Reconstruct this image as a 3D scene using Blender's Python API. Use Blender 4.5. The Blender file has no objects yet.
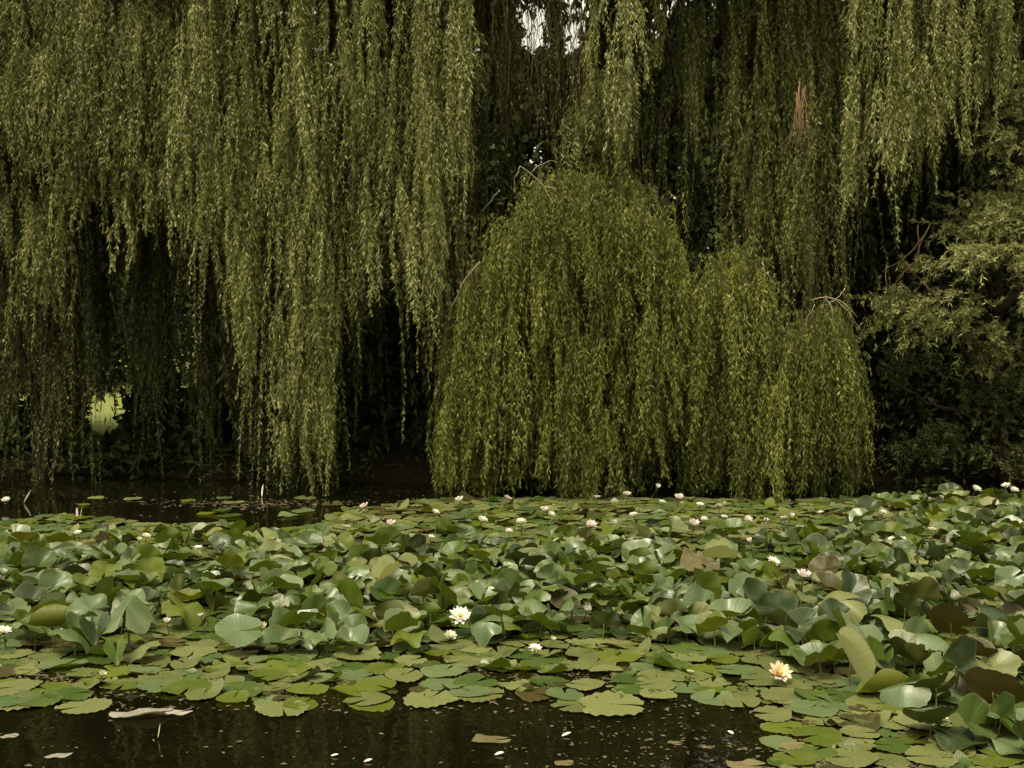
import bpy, math, random
import numpy as np
rng = np.random.default_rng(7); random.seed(7)
SC = bpy.context.scene
COL = SC.collection
F = 1150.0; CAMZ = 2.0; TH = math.atan(54 / F)

# ------------------------------------------------------------------ camera geometry helpers
def ray(px, py):
    dx = (px - 512) / F; dy = (384 - py) / F
    return np.array([dx, math.cos(TH) + dy * math.sin(TH), -math.sin(TH) + dy * math.cos(TH)])
def at(px, py, Y):
    d = ray(px, py); t = Y / d[1]
    return np.array([d[0] * t, Y, CAMZ + d[2] * t])
def on_water(px, py, z=0.0):
    d = ray(px, py); t = (z - CAMZ) / d[2]
    return np.array([d[0] * t, d[1] * t, z])
def proj(P):
    P = np.atleast_2d(P); x = P[:, 0]; y = P[:, 1]; z = P[:, 2] - CAMZ
    f = y * math.cos(TH) - z * math.sin(TH); u = y * math.sin(TH) + z * math.cos(TH)
    f = np.maximum(f, 1e-3)
    return 512 + F * x / f, 384 - F * u / f
def poly(pts):
    a = np.array(pts, float); return lambda x: np.interp(x, a[:, 0], a[:, 1])

# ------------------------------------------------------------------ materials
def mat(name):
    m = bpy.data.materials.new(name); m.use_nodes = True
    nt = m.node_tree; nt.nodes.clear()
    out = nt.nodes.new('ShaderNodeOutputMaterial')
    return m, nt, out
def N(nt, t, **k):
    n = nt.nodes.new(t)
    for a, b in k.items():
        if a.startswith('_'): setattr(n, a[1:], b)
        else: n.inputs[a.replace('__', ' ')].default_value = b
    return n
def ramp(nt, stops, fac=None):
    r = nt.nodes.new('ShaderNodeValToRGB'); e = r.color_ramp.elements
    while len(e) < len(stops): e.new(0.5)
    for i, (p, c) in enumerate(stops): e[i].position = p; e[i].color = (*c, 1)
    if fac is not None: nt.links.new(fac, r.inputs[0])
    return r
def foliage_mat(name, stops, back=(0.10, 0.12, 0.045), transl=0.3, rough=0.5, spec=0.25):
    m, nt, out = mat(name); L = nt.links.new
    a = N(nt, 'ShaderNodeAttribute', _attribute_name='rnd')
    tc = N(nt, 'ShaderNodeTexCoord'); no = N(nt, 'ShaderNodeTexNoise', Scale=0.9, Detail=3.0)
    L(tc.outputs['Object'], no.inputs['Vector'])
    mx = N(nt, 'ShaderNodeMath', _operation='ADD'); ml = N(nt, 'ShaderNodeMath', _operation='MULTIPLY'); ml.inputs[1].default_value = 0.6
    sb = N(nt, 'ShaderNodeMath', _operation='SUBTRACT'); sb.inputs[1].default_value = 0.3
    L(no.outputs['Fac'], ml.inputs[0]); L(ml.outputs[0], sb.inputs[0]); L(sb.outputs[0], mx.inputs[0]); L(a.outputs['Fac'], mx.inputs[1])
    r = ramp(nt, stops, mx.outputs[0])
    geo = N(nt, 'ShaderNodeNewGeometry')
    mc = N(nt, 'ShaderNodeMixRGB'); mc.inputs[2].default_value = (*back, 1)
    bf = N(nt, 'ShaderNodeMath', _operation='MULTIPLY'); bf.inputs[1].default_value = 0.6
    L(geo.outputs['Backfacing'], bf.inputs[0]); L(bf.outputs[0], mc.inputs[0]); L(r.outputs[0], mc.inputs[1])
    p = N(nt, 'ShaderNodeBsdfPrincipled', Roughness=rough); p.inputs['Specular IOR Level'].default_value = spec
    t = N(nt, 'ShaderNodeBsdfTranslucent'); mx2 = N(nt, 'ShaderNodeMixShader'); mx2.inputs[0].default_value = transl
    L(mc.outputs[0], p.inputs['Base Color']); L(mc.outputs[0], t.inputs['Color'])
    L(p.outputs[0], mx2.inputs[1]); L(t.outputs[0], mx2.inputs[2]); L(mx2.outputs[0], out.inputs['Surface'])
    return m
def plain_mat(name, c1, c2, scale=8.0, rough=0.8, spec=0.3, bump=0.0, detail=5.0, transl=0.0, stretch=None):
    m, nt, out = mat(name); L = nt.links.new
    tc = N(nt, 'ShaderNodeTexCoord'); no = N(nt, 'ShaderNodeTexNoise', Scale=scale, Detail=detail)
    if stretch:
        mp = N(nt, 'ShaderNodeMapping'); mp.inputs['Scale'].default_value = stretch
        L(tc.outputs['Object'], mp.inputs[0]); L(mp.outputs[0], no.inputs['Vector'])
    else: L(tc.outputs['Object'], no.inputs['Vector'])
    r = ramp(nt, [(0.3, c1), (0.7, c2)], no.outputs['Fac'])
    p = N(nt, 'ShaderNodeBsdfPrincipled', Roughness=rough); p.inputs['Specular IOR Level'].default_value = spec
    L(r.outputs[0], p.inputs['Base Color'])
    if bump:
        b = N(nt, 'ShaderNodeBump', Strength=bump, Distance=0.02); L(no.outputs['Fac'], b.inputs['Height']); L(b.outputs[0], p.inputs['Normal'])
    if transl:
        t = N(nt, 'ShaderNodeBsdfTranslucent'); mx = N(nt, 'ShaderNodeMixShader'); mx.inputs[0].default_value = transl
        L(r.outputs[0], t.inputs[0]); L(p.outputs[0], mx.inputs[1]); L(t.outputs[0], mx.inputs[2]); L(mx.outputs[0], out.inputs[0])
    else: L(p.outputs[0], out.inputs[0])
    return m

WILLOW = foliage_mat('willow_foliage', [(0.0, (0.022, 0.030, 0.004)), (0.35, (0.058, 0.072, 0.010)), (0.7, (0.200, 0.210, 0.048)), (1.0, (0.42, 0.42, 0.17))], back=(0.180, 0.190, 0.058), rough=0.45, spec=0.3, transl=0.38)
MOUND = foliage_mat('mound_willow_foliage', [(0.0, (0.022, 0.029, 0.003)), (0.35, (0.054, 0.070, 0.008)), (0.7, (0.185, 0.200, 0.036)), (1.0, (0.42, 0.40, 0.14))], back=(0.155, 0.168, 0.040), rough=0.5, spec=0.18)
BUSHM = foliage_mat('bush_foliage', [(0.0, (0.022, 0.027, 0.007)), (0.4, (0.078, 0.092, 0.018)), (0.8, (0.22, 0.235, 0.070)), (1.0, (0.34, 0.34, 0.13))], back=(0.17, 0.185, 0.075), spec=0.18)
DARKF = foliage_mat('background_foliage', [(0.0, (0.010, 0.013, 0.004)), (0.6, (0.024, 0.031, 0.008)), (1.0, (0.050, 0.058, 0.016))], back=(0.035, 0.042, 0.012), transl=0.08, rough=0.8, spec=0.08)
BARK = plain_mat('willow_bark', (0.014, 0.010, 0.006), (0.045, 0.034, 0.022), 6, 0.9, 0.1, 0.8, stretch=(3, 3, 0.6))
TWIG = plain_mat('twig_bark', (0.045, 0.042, 0.012), (0.085, 0.075, 0.026), 5, 0.8, 0.2)
BROWN_TWIG = plain_mat('dead_twig_bark', (0.09, 0.052, 0.026), (0.17, 0.105, 0.055), 5, 0.8, 0.2)
PALE_TWIG = plain_mat('pale_twig_bark', (0.26, 0.20, 0.14), (0.42, 0.34, 0.25), 5, 0.8, 0.2)

# ------------------------------------------------------------------ object helpers
def tag(o, label=None, cat=None, group=None, kind=None):
    if label: o['label'] = label
    if cat: o['category'] = cat
    if group: o['group'] = group
    if kind: o['kind'] = kind
    return o
def empty(name, loc, rz=0.0):
    o = bpy.data.objects.new(name, None); o.location = [float(v) for v in loc]; o.rotation_euler = (0, 0, rz)
    o.empty_display_size = 0.1; COL.objects.link(o); return o
def link(name, me, parent=None, loc=None):
    o = bpy.data.objects.new(name, me); COL.objects.link(o)
    if parent is not None: o.parent = parent
    if loc is not None: o.location = [float(v) for v in loc]
    return o
def mesh_np(name, V, FA, m, rnd=None, smooth=True, attrs=None):
    """V (n,3); FA list of (k,nverts) int arrays"""
    me = bpy.data.meshes.new(name); V = np.asarray(V, np.float32)
    me.vertices.add(len(V)); me.vertices.foreach_set('co', V.ravel())
    if not isinstance(FA, list): FA = [FA]
    FA = [f for f in FA if len(f)]
    loops = np.concatenate([f.ravel() for f in FA]).astype(np.int32)
    tot = np.concatenate([np.full(len(f), f.shape[1]) for f in FA]).astype(np.int32)
    st = np.concatenate([[0], np.cumsum(tot)[:-1]]).astype(np.int32)
    me.loops.add(len(loops)); me.loops.foreach_set('vertex_index', loops)
    me.polygons.add(len(tot)); me.polygons.foreach_set('loop_start', st); me.polygons.foreach_set('loop_total', tot)
    if smooth: me.polygons.foreach_set('use_smooth', np.ones(len(tot), bool))
    me.update(calc_edges=True)
    for k, v in ({'rnd': rnd} if rnd is not None else {}).items():
        a = me.attributes.new(k, 'FLOAT', 'POINT'); a.data.foreach_set('value', np.asarray(v, np.float32))
    for k, v in (attrs or {}).items():
        a = me.attributes.new(k, 'FLOAT', 'POINT'); a.data.foreach_set('value', np.asarray(v, np.float32))
    if m is not None: me.materials.append(m)
    return me
def tube(path, rad, n=6):
    P = np.asarray(path, float); R = np.broadcast_to(np.asarray(rad, float), (len(P),))
    T = np.gradient(P, axis=0); T /= np.linalg.norm(T, axis=1, keepdims=True) + 1e-9
    up = np.array([0.31, 0.2, 0.93]); A = np.cross(T, up); A /= np.linalg.norm(A, axis=1, keepdims=True) + 1e-9
    B = np.cross(T, A); ang = np.arange(n) / n * 2 * math.pi
    V = P[:, None] + R[:, None, None] * (A[:, None] * np.cos(ang)[None, :, None] + B[:, None] * np.sin(ang)[None, :, None])
    i = np.arange(len(P) - 1)[:, None]; j = np.arange(n)[None]
    Fq = np.stack([i * n + j, i * n + (j + 1) % n, (i + 1) * n + (j + 1) % n, (i + 1) * n + j], -1).reshape(-1, 4)
    V = V.reshape(-1, 3)
    cap = np.arange(n)
    return V, [Fq, cap[None, ::-1], (cap + (len(P) - 1) * n)[None]]
class MB:
    def __init__(s): s.V = []; s.F = {}; s.n = 0; s.R = []
    def add(s, V, FA, r=0.5):
        if not isinstance(FA, list): FA = [FA]
        for f in FA: s.F.setdefault(f.shape[1], []).append(f + s.n)
        s.V.append(V); s.n += len(V); s.R.append(np.full(len(V), r) if np.isscalar(r) else r)
    def tube(s, path, rad, n=6, r=0.5): s.add(*tube(path, rad, n), r)
    def mesh(s, name, m, smooth=True):
        return mesh_np(name, np.concatenate(s.V), [np.concatenate(f) for f in s.F.values()], m, np.concatenate(s.R), smooth)
def smooth_path(pts, n=14, wob=0.0):
    P = np.asarray(pts, float); t = np.linspace(0, len(P) - 1, n)
    k = np.arange(len(P)); Q = np.stack([np.interp(t, k, P[:, c]) for c in range(3)], 1)
    for _ in range(2): Q[1:-1] = 0.25 * Q[:-2] + 0.5 * Q[1:-1] + 0.25 * Q[2:]
    if wob: Q[1:-1] += rng.normal(0, wob, Q[1:-1].shape)
    return Q

# ------------------------------------------------------------------ leaf cloud: many leaf-sized faces
class Leaves:
    def __init__(s): s.B = []; s.D = []; s.W = []; s.L = []; s.H = []; s.R = []
    def add(s, base, d, w, ln, hw, r):
        s.B.append(base); s.D.append(d); s.W.append(w); s.L.append(ln); s.H.append(hw); s.R.append(r)
    def arrays(s): return [np.concatenate(a) for a in (s.B, s.D, s.W, s.L, s.H, s.R)]
    def mesh(s, name, m, keep=None):
        B, D, W, L, H, R = s.arrays()
        if keep is not None:
            k = keep(B, R); B, D, W, L, H, R = B[k], D[k], W[k], L[k], H[k], R[k]
        n = len(B); L = L[:, None]; H = H[:, None]
        nrm = np.cross(D, W)
        V = np.empty((n, 4, 3)); mid = B + D * L * 0.42 + nrm * L * 0.05
        V[:, 0] = B; V[:, 1] = mid + W * H; V[:, 2] = B + D * L + np.array([0, 0, -1.0]) * L * 0.08; V[:, 3] = mid - W * H
        Fq = np.arange(n * 4).reshape(n, 4)
        return mesh_np(name, V.reshape(-1, 3), Fq, m, np.repeat(R, 4), smooth=False)
def norm(a): return a / (np.linalg.norm(a, axis=-1, keepdims=True) + 1e-9)

def strands(LV, MBw, tops, lens, lean, dens=45.0, lw=(0.042, 0.078), hw=0.0060, rb=None, wood=0.0022, amin=12, amax=58, kick=None):
    """hanging whips: tops (n,3), lens (n,), lean (n,2) horizontal drift at the tip"""
    n = len(tops); K = 9; t = np.linspace(0, 1, K)
    ph = rng.uniform(0, 6.28, (n, 2)); am = rng.uniform(0.01, 0.05, (n, 2)) * np.clip(lens, 0.4, 2.5)[:, None]
    P = np.empty((n, K, 3))
    e = 1 - np.exp(-t[None] * 7.0)
    kick = np.zeros((n, 2)) if kick is None else kick
    for c in range(2):
        P[:, :, c] = tops[:, None, c] + lean[:, None, c] * t[None] ** 1.2 + am[:, None, c] * (np.sin(ph[:, None, c] + t[None] * 6.0) - np.sin(ph[:, None, c])) + kick[:, None, c] * e
    rise = 0.35 * np.linalg.norm(kick, axis=1)
    P[:, :, 2] = tops[:, None, 2] - lens[:, None] * t[None] + rise[:, None] * np.sin(np.clip(t[None] * 5, 0, math.pi))
    # leaves
    cnt = np.maximum((lens * dens * (1.4 if hw < 0.01 else 1.0)).astype(int), 4); idx = np.repeat(np.arange(n), cnt); m = len(idx)
    tt = rng.uniform(0.02, 1.0, m) ; f = tt * (K - 1); i = np.minimum(f.astype(int), K - 2); u = (f - i)[:, None]
    B = P[idx, i] * (1 - u) + P[idx, i + 1] * u
    phi = rng.uniform(0, 2 * math.pi, m); al = np.radians(rng.uniform(amin, amax, m))
    D = np.stack([np.sin(al) * np.cos(phi), np.sin(al) * np.sin(phi), -np.cos(al)], 1)
    W = norm(np.cross(D, norm(rng.normal(0, 1, (m, 3)))))
    ln = rng.uniform(*lw, m) * (1 - 0.35 * (tt > 0.93))
    r = (rng.uniform(0.2, 0.6, n) if rb is None else rb)[idx] + rng.normal(0, 0.08, m)
    r[rng.random(m) < 0.006] = 0.95
    LV.add(B, D, W, ln, np.full(m, hw) * rng.uniform(0.75, 1.3, m), np.clip(r, 0, 1))
    # wood: crossed slim ribbons are closed 3 sided tubes
    if wood and MBw is not None:
        a = np.arange(3) / 3 * 2 * math.pi; ring = np.stack([np.cos(a), np.sin(a), 0 * a], 1)
        ks = np.arange(0, K, 2); Q = P[:, ks]; kk = len(ks); rad = np.linspace(wood, wood * 0.5, kk)
        V = Q[:, :, None, :] + ring[None, None] * rad[None, :, None, None]
        s_ = np.arange(n)[:, None, None] * kk * 3; ii = np.arange(kk - 1)[None, :, None] * 3; j = np.arange(3)[None, None]
        Fq = np.stack([s_ + ii + j, s_ + ii + (j + 1) % 3, s_ + ii + 3 + (j + 1) % 3, s_ + ii + 3 + j], -1).reshape(-1, 4)
        MBw.add(V.reshape(-1, 3), Fq)

def tassels(LV, MBw, T, L, R, ns=9, dens=45, tone=None, **k):
    """T (n,3) tops, L lengths, R radii: each tassel = a bunch of whips"""
    n = len(T); c = np.maximum(3, rng.poisson(ns, n)); idx = np.repeat(np.arange(n), c); m = len(idx)
    a = rng.uniform(0, 6.28, m); q = np.sqrt(rng.uniform(0, 1, m))
    off = np.stack([np.cos(a), np.sin(a) * 0.8], 1) * (q * R[idx])[:, None]
    tops = T[idx].copy(); tops[:, :2] += off * 0.35; tops[:, 2] += rng.normal(0, 0.06, m)
    tb = (rng.uniform(0.25, 0.62, n) if tone is None else tone)
    dr = rng.normal(0, 0.055, (n, 2)) * L[:, None]
    lens = L[idx] * (1 - rng.uniform(0, 1, m) ** 1.3 * 0.62)
    tops[:, 2] -= rng.uniform(0, 0.35, m) * L[idx] * (rng.random(m) < 0.5)
    lens = np.minimum(lens, np.maximum(tops[:, 2] - 0.015, 0.12))
    strands(LV, MBw, tops, lens, dr[idx] + rng.normal(0, 0.02, (m, 2)), dens, rb=np.clip(tb[idx] + rng.normal(0, 0.05, m), 0, 1), kick=off * 0.75, **k)

gapf_pts = [(524, 8, 9.1, 24.2), (531, 30, 10.4, 19.8), (541, 10, 6.5, 28.6), (538, 44, 7.8, 11.0), (568, -4, 6.5, 15.4), (582, -4, 7.8, 19.8), (575, 34, 7.8, 17.6), (567, 44, 5.2, 8.8), (586, 20, 5.2, 11.0), (655, 32, 6.5, 11.0), (667, 4, 7.8, 11.0), (689, -4, 5.2, 9.9), (652, 18, 3.9, 8.8), (480, 48, 3.9, 6.6), (534, 158, 3.5, 16), (1018, 12, 5.2, 11.0), (101, 417, 15, 19), (125, 412, 5, 9), (182, 418, 4, 8), (283, 410, 7, 16), (395, 165, 3, 6), (403, 60, 3, 5)]
def sky_gap_far(B, R): return sky_gap(B, R, 1.9)
def sky_gap(B, R, pad=1.0):
    """the natural openings between the crowns, where the sky shows"""
    x, y = proj(B); k = np.ones(len(B), bool)
    for (cx, cy, rx, ry) in gapf_pts:
        d = ((x - cx) / (rx * pad)) ** 2 + ((y - cy) / (ry * (0.5 + 0.5 * pad))) ** 2
        k &= ~((d < rng.uniform(0.35, 1.6, len(B))) & (rng.random(len(B)) < 0.90))
    return k

# ================================================================== TREES
def tree_root(name, loc, label, cat, group=None):
    o = empty(name, loc); tag(o, label, cat, group); return o
def part(root, name, me):
    o = link(name, me, root); o.location = (-root.location[0], -root.location[1], -root.location[2]); return o
def add_limbs(root, specs, m=BARK, name='branch'):
    for pts, r0, r1 in specs:
        p = smooth_path(pts, 16, 0.02); V, Fq = tube(p, np.linspace(r0, r1, len(p)), 8)
        part(root, name, mesh_np(name, V, Fq, m))
def add_trunk(root, pts, r0, r1, m=BARK):
    p = smooth_path(pts, 22, 0.02); r = np.linspace(r0, r1, len(p)) * (1 + 0.35 * np.exp(-np.arange(len(p)) * 0.8)) * (1 + rng.normal(0, 0.03, len(p)))
    V, Fq = tube(p, r, 14); part(root, 'trunk', mesh_np('trunk', V, Fq, m))

def curtain(LV, W, x0, x1, hem, Yr, step, kper, topmin=-330, R=(0.07, 0.15), ns=8, dens=44, hemj=18, lmin=0.5, lmax=2.2, tone=(0.08, 0.42), full=1, light_tone=None, **k):
    T = []; L = []; RR = []; TN = []
    xs = np.arange(x0, x1, step)
    # clumping: some columns are rich, some nearly empty so that dark gaps run down between tassels
    dens_col = np.clip(0.5 + 0.6 * np.sin(xs * 0.125 + 1.0) + 0.45 * np.sin(xs * 0.223 + 2.1) + rng.normal(0, 0.35, len(xs)), 0.02, 1.6)
    for x, dc in zip(xs, dens_col):
        h = hem(x)
        col = rng.uniform(*tone)
        for q in range(full + rng.poisson(kper * dc)):
            px = x + rng.normal(0, step * 0.45); Y = rng.uniform(*Yr)
            hb = hem(px) + rng.normal(0, hemj)
            if q < full: tp = rng.uniform(topmin, min(-20, hb - 120)); bt = hb if rng.random() < 0.75 else hb - rng.uniform(20, 120)
            else:
                ln_px = rng.uniform(lmin, lmax) * F / Y
                bt = rng.uniform(min(topmin + 150, hb - 5), hb); tp = bt - ln_px
            a = at(px, tp, Y); b = at(px, bt, Y)
            T.append(a); L.append(max(0.3, a[2] - max(b[2], 0.02))); RR.append(rng.uniform(*R)); TN.append(np.clip(col + rng.normal(0, 0.07) + (light_tone(px, bt) if light_tone else 0), 0, 1))
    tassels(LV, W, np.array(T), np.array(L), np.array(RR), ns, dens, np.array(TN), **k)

def heroes(LV, W, spec, cap=None, Yr=(13.35, 13.85), tone=(0.62, 0.95), lr=(0.8, 2.6)):  # tones paler than the curtains: lit highlights put into leaf colour
    for x, b in spec:
        n = 4 if b < 350 else 6; T = []; L = []
        for q in range(n):
            Y = rng.uniform(*Yr); xx = x + rng.normal(0, 3.0); bt = b + rng.normal(0, 10) if q < 2 else rng.uniform(max(-60, b - 330), b - 30); ln = rng.uniform(*lr)
            e = at(xx, bt, Y); tz = e[2] + ln; tz = min(tz, at(xx, cap(xx) + 8, Y)[2]) if cap else tz; T.append([e[0], Y, tz]); L.append(tz - max(e[2], 0.02))
        tassels(LV, W, np.array(T), np.array(L), rng.uniform(0.045, 0.085, n), 8, 62, rng.uniform(*tone, n))
def roof(LV, c, r, n, size=(0.16, 0.30), tone=(0.1, 0.5)):
    """upper crown above the frame: leafy shell of an ellipsoid, thick"""
    u = norm(rng.normal(0, 1, (n, 3))); u[:, 2] = np.abs(u[:, 2]) * 1.0 - 0.15
    rr = 1 - 0.55 * rng.uniform(0, 1, n) ** 1.5; B = np.array(c) + u * np.array(r) * rr[:, None]
    B += np.sin(B[:, [1, 2, 0]] * 3.1) * 0.25
    D = norm(rng.normal(0, 1, (n, 3)) + np.array([0, 0, -1.4])); W = norm(np.cross(D, rng.normal(0, 1, (n, 3))))
    ln = rng.uniform(*size, n); LV.add(B, D, W, ln, ln * 0.22, rng.uniform(*tone, n))

# ---- big willow, whose long tassels reach the water
hemL = poly([(-200, 300), (150, 270), (185, 262), (205, 225), (222, 250), (230, 375), (262, 385), (272, 260), (281, 470), (290, 488), (332, 488), (342, 320), (352, 285), (385, 290), (398, 325), (436, 322), (446, 235), (478, 215), (500, 120), (560, 80)])
lv = Leaves(); w = MB()
curtain(lv, w, 172, 488, hemL, (13.9, 15.2), 12, 3.6, R=(0.05, 0.11), ns=8, dens=50, light_tone=lambda x, y: (0.12 if 285 < x < 340 else 0) + 0.16 * (y < 160))  # leaf tone raised towards the top: top light put into the colour
T = []; L = []
for _ in range(16):     # the longest cascade
    x = rng.uniform(284, 332); Y = rng.uniform(13.6, 14.2); tp = rng.uniform(-150, 330); T.append(at(x, tp, Y)); L.append(T[-1][2] - max(at(x, rng.uniform(440, 492), Y)[2], 0.02))
tassels(lv, w, np.array(T), np.array(L), rng.uniform(0.08, 0.16, 16), 8, 50, rng.uniform(0.4, 0.65, 16))
for (x, b, n) in ((250, 375, 5), (364, 275, 6), (418, 315, 6), (205, 240, 4), (236, 330, 3)):
    Tq = np.array([at(x + rng.normal(0, 7), rng.uniform(-200, b - 130), rng.uniform(13.5, 14.0)) for _ in range(n)])
    bt = np.array([at(x, b + rng.normal(0, 14), 13.8)[2] for _ in range(n)])
    tassels(lv, w, Tq, Tq[:, 2] - bt, rng.uniform(0.06, 0.12, n), 8, 50, rng.uniform(0.42, 0.68, n))
heroes(lv, w, [(184, 225), (200, 150), (214, 260), (232, 340), (249, 382), (268, 250), (286, 470), (300, 400), (313, 484), (328, 455), (348, 180), (363, 283), (380, 215), (399, 310), (424, 322), (437, 290), (452, 200), (470, 150)])
hemLb = poly([(150, 440), (230, 470), (275, 390), (300, 480), (350, 430), (385, 440), (440, 470), (500, 300), (520, 150), (560, 120)])
curtain(lv, w, 160, 545, hemLb, (16.2, 18.2), 14, 2.2, R=(0.12, 0.25), ns=7, dens=26, lw=(0.10, 0.16), hw=0.016, tone=(0.0, 0.2), wood=0.003)  # low leaf tone of the back curtain paints in deep shade
curtain(lv, w, 352, 438, poly([(300, 470), (440, 475)]), (15.3, 16.2), 12, 0.8, topmin=-100, R=(0.06, 0.12), ns=6, dens=36, tone=(0.0, 0.18))  # dim strands: shade put into a low leaf tone
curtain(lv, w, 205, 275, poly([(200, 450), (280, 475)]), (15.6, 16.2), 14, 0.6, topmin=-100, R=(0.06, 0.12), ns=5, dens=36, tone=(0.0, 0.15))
roof(lv, (-3.0, 16.3, 7.2), (3.9, 3.1, 3.3), 26000)
big = tree_root('willow_tree', at(262, 492, 16.6) * [1, 1, 0], 'big weeping willow whose longest green cascade trails straight into the dark water', 'willow tree', 'weeping willows around the pond')
add_trunk(big, [at(262, 500, 16.6), at(258, 440, 16.6), at(248, 360, 16.55), at(228, 280, 16.5), at(212, 215, 16.4), at(205, 120, 16.3), at(210, -20, 16.2), at(225, -160, 16.2)], 0.30, 0.12)
add_limbs(big, [([at(248, 360, 16.55), at(300, 250, 16.2), at(350, 120, 15.8), at(385, -40, 15.3), at(420, -120, 14.9)], 0.13, 0.03),
                ([at(212, 215, 16.4), at(160, 120, 15.9), at(120, 20, 15.5), at(90, -80, 15.2)], 0.10, 0.03),
                ([at(205, 120, 16.3), at(270, 20, 15.4), at(310, -90, 14.6), at(330, -150, 14.2)], 0.10, 0.025),
                ([at(150, 270, 15.4), at(120, 310, 15.3), at(135, 360, 15.2)], 0.03, 0.01)])
part(big, 'crown', lv.mesh('big_willow_crown', WILLOW, sky_gap)); part(big, 'hanging_twigs', w.mesh('big_willow_twigs', TWIG))

# ---- willow at the far side on the left
hemF = poly([(-400, 330), (-10, 300), (30, 318), (60, 330), (72, 175), (110, 190), (128, 240), (200, 240)])
lv = Leaves(); w = MB()
curtain(lv, w, -330, 205, hemF, (14.3, 15.5), 12, 3.8, R=(0.06, 0.13), ns=8, dens=44, hemj=28, lmin=0.4, lmax=1.4, tone=(0.12, 0.48), light_tone=lambda x, y: 0.12 * (y < 150))  # upper leaves paler: overhead light painted into their tone
# rounded shoulders: short tassels springing outward
for cx, cy, sx, n in ((45, 55, 95, 42), (120, 100, 60, 26), (150, 140, 45, 14), (48, 188, 30, 5), (20, 20, 90, 26), (100, 10, 80, 40), (130, 45, 60, 24), (60, -30, 120, 40)):
    T = []
    for _ in range(n):
        u = rng.uniform(-1, 1); T.append(at(cx + u * sx, cy + 34 * u * u + rng.uniform(-4, 44), 14.25 - rng.uniform(0, 0.4)))
    tassels(lv, w, np.array(T), rng.uniform(0.45, 1.45, n) * (0.75 if cx > 110 else 1.0), rng.uniform(0.10, 0.20, n), 9, 50, rng.uniform(0.35, 0.75, n))
heroes(lv, w, [(8, 250), (30, 240), (42, 318), (58, 330), (80, 160), (108, 185), (128, 200), (150, 235), (168, 190)], Yr=(14.0, 14.6), tone=(0.4, 0.7), lr=(0.6, 1.6))
curtain(lv, w, -20, 82, poly([(-100, 480), (84, 470)]), (14.7, 15.3), 7, 1.4, topmin=-100, R=(0.07, 0.13), ns=8, dens=44, tone=(0.0, 0.14), lmin=0.8, lmax=2.0)  # strands darkened by tone to paint the gloom under the crown
hemFb = poly([(-400, 480), (70, 472), (84, 455), (87, 392), (117, 392), (121, 440), (128, 402), (140, 440), (170, 450), (180, 415), (186, 450), (205, 420), (212, 450), (240, 470), (262, 470)])
curtain(lv, w, -330, 262, hemFb, (16.4, 18.4), 6, 3.2, R=(0.10, 0.18), ns=8, dens=28, lw=(0.10, 0.16), hw=0.016, hemj=4, tone=(0.0, 0.2), wood=0.003)  # rear leaves toned down, shade under the crown painted in
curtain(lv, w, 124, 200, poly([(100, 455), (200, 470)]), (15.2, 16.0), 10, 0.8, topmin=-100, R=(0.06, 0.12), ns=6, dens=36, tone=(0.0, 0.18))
roof(lv, (-7.4, 16.6, 6.6), (3.6, 3.0, 3.4), 22000)
fl = tree_root('willow_tree', at(46, 490, 15.6) * [1, 1, 0], 'weeping willow with slim dark trunk and rounded drooping shoulders beside the lawn opening', 'willow tree', 'weeping willows around the pond')
add_trunk(fl, [at(38, 500, 15.6), at(46, 430, 15.6), at(44, 340, 15.6), at(60, 240, 15.6), at(50, 120, 15.6), at(40, -60, 15.8)], 0.10, 0.05)
add_limbs(fl, [([at(45, 440, 15.6), at(30, 380, 15.5), at(8, 300, 15.4), at(-10, 200, 15.2)], 0.07, 0.03), ([at(46, 340, 15.6), at(95, 280, 15.3), at(150, 230, 15.0), at(185, 200, 14.8)], 0.05, 0.015), ([at(60, 240, 15.6), at(20, 150, 15.2), at(-40, 60, 14.8)], 0.06, 0.02),
               ([at(50, 120, 15.6), at(100, 90, 15), at(140, 130, 14.5), at(133, 150, 14.3)], 0.03, 0.008)])
part(fl, 'crown', lv.mesh('far_willow_crown', WILLOW, sky_gap)); part(fl, 'hanging_twigs', w.mesh('far_willow_twigs', TWIG))

# ---- tall willow behind the mound
hemR = poly([(560, 70), (575, 140), (585, 160), (632, 165), (645, 140), (680, 195), (700, 215), (740, 210), (760, 245), (785, 270), (828, 285), (836, 200), (852, 185), (862, 200), (872, 165), (905, 178), (916, 168), (960, 160), (972, 130), (1000, 105), (1030, 85), (1300, 80)])
lv = Leaves(); w = MB()
curtain(lv, w, 640, 1010, hemR, (14.4, 15.6), 11, 4.2, R=(0.05, 0.12), ns=8, dens=48, hemj=14, tone=(0.12, 0.5), light_tone=lambda x, y: 0.14 * (x > 730 and y > 60) - 0.22 * (x < 735) * (y > 90))  # hem behind the mound toned down: its shadow is in the leaf colour
curtain(lv, w, 1010, 1330, hemR, (14.9, 15.9), 14, 3.0, R=(0.08, 0.16), ns=7, dens=36, tone=(0.25, 0.55))
for cx, cy, sx, n, b in ((612, 52, 42, 20, 165), (603, 74, 30, 10, 150)):
    T = []; 
    for _ in range(n):
        u = rng.uniform(-1, 1); T.append(at(cx + u * sx, cy + 44 * abs(u) ** 1.3 + rng.uniform(-3, 34), rng.uniform(14.0, 14.6)))
    T = np.array(T); tassels(lv, w, T, rng.uniform(0.6, 1.0, n) * (T[:, 2] - at(612, b, 14.4)[2]), rng.uniform(0.08, 0.15, n), 8, 50, rng.uniform(0.35, 0.6, n))
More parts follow.
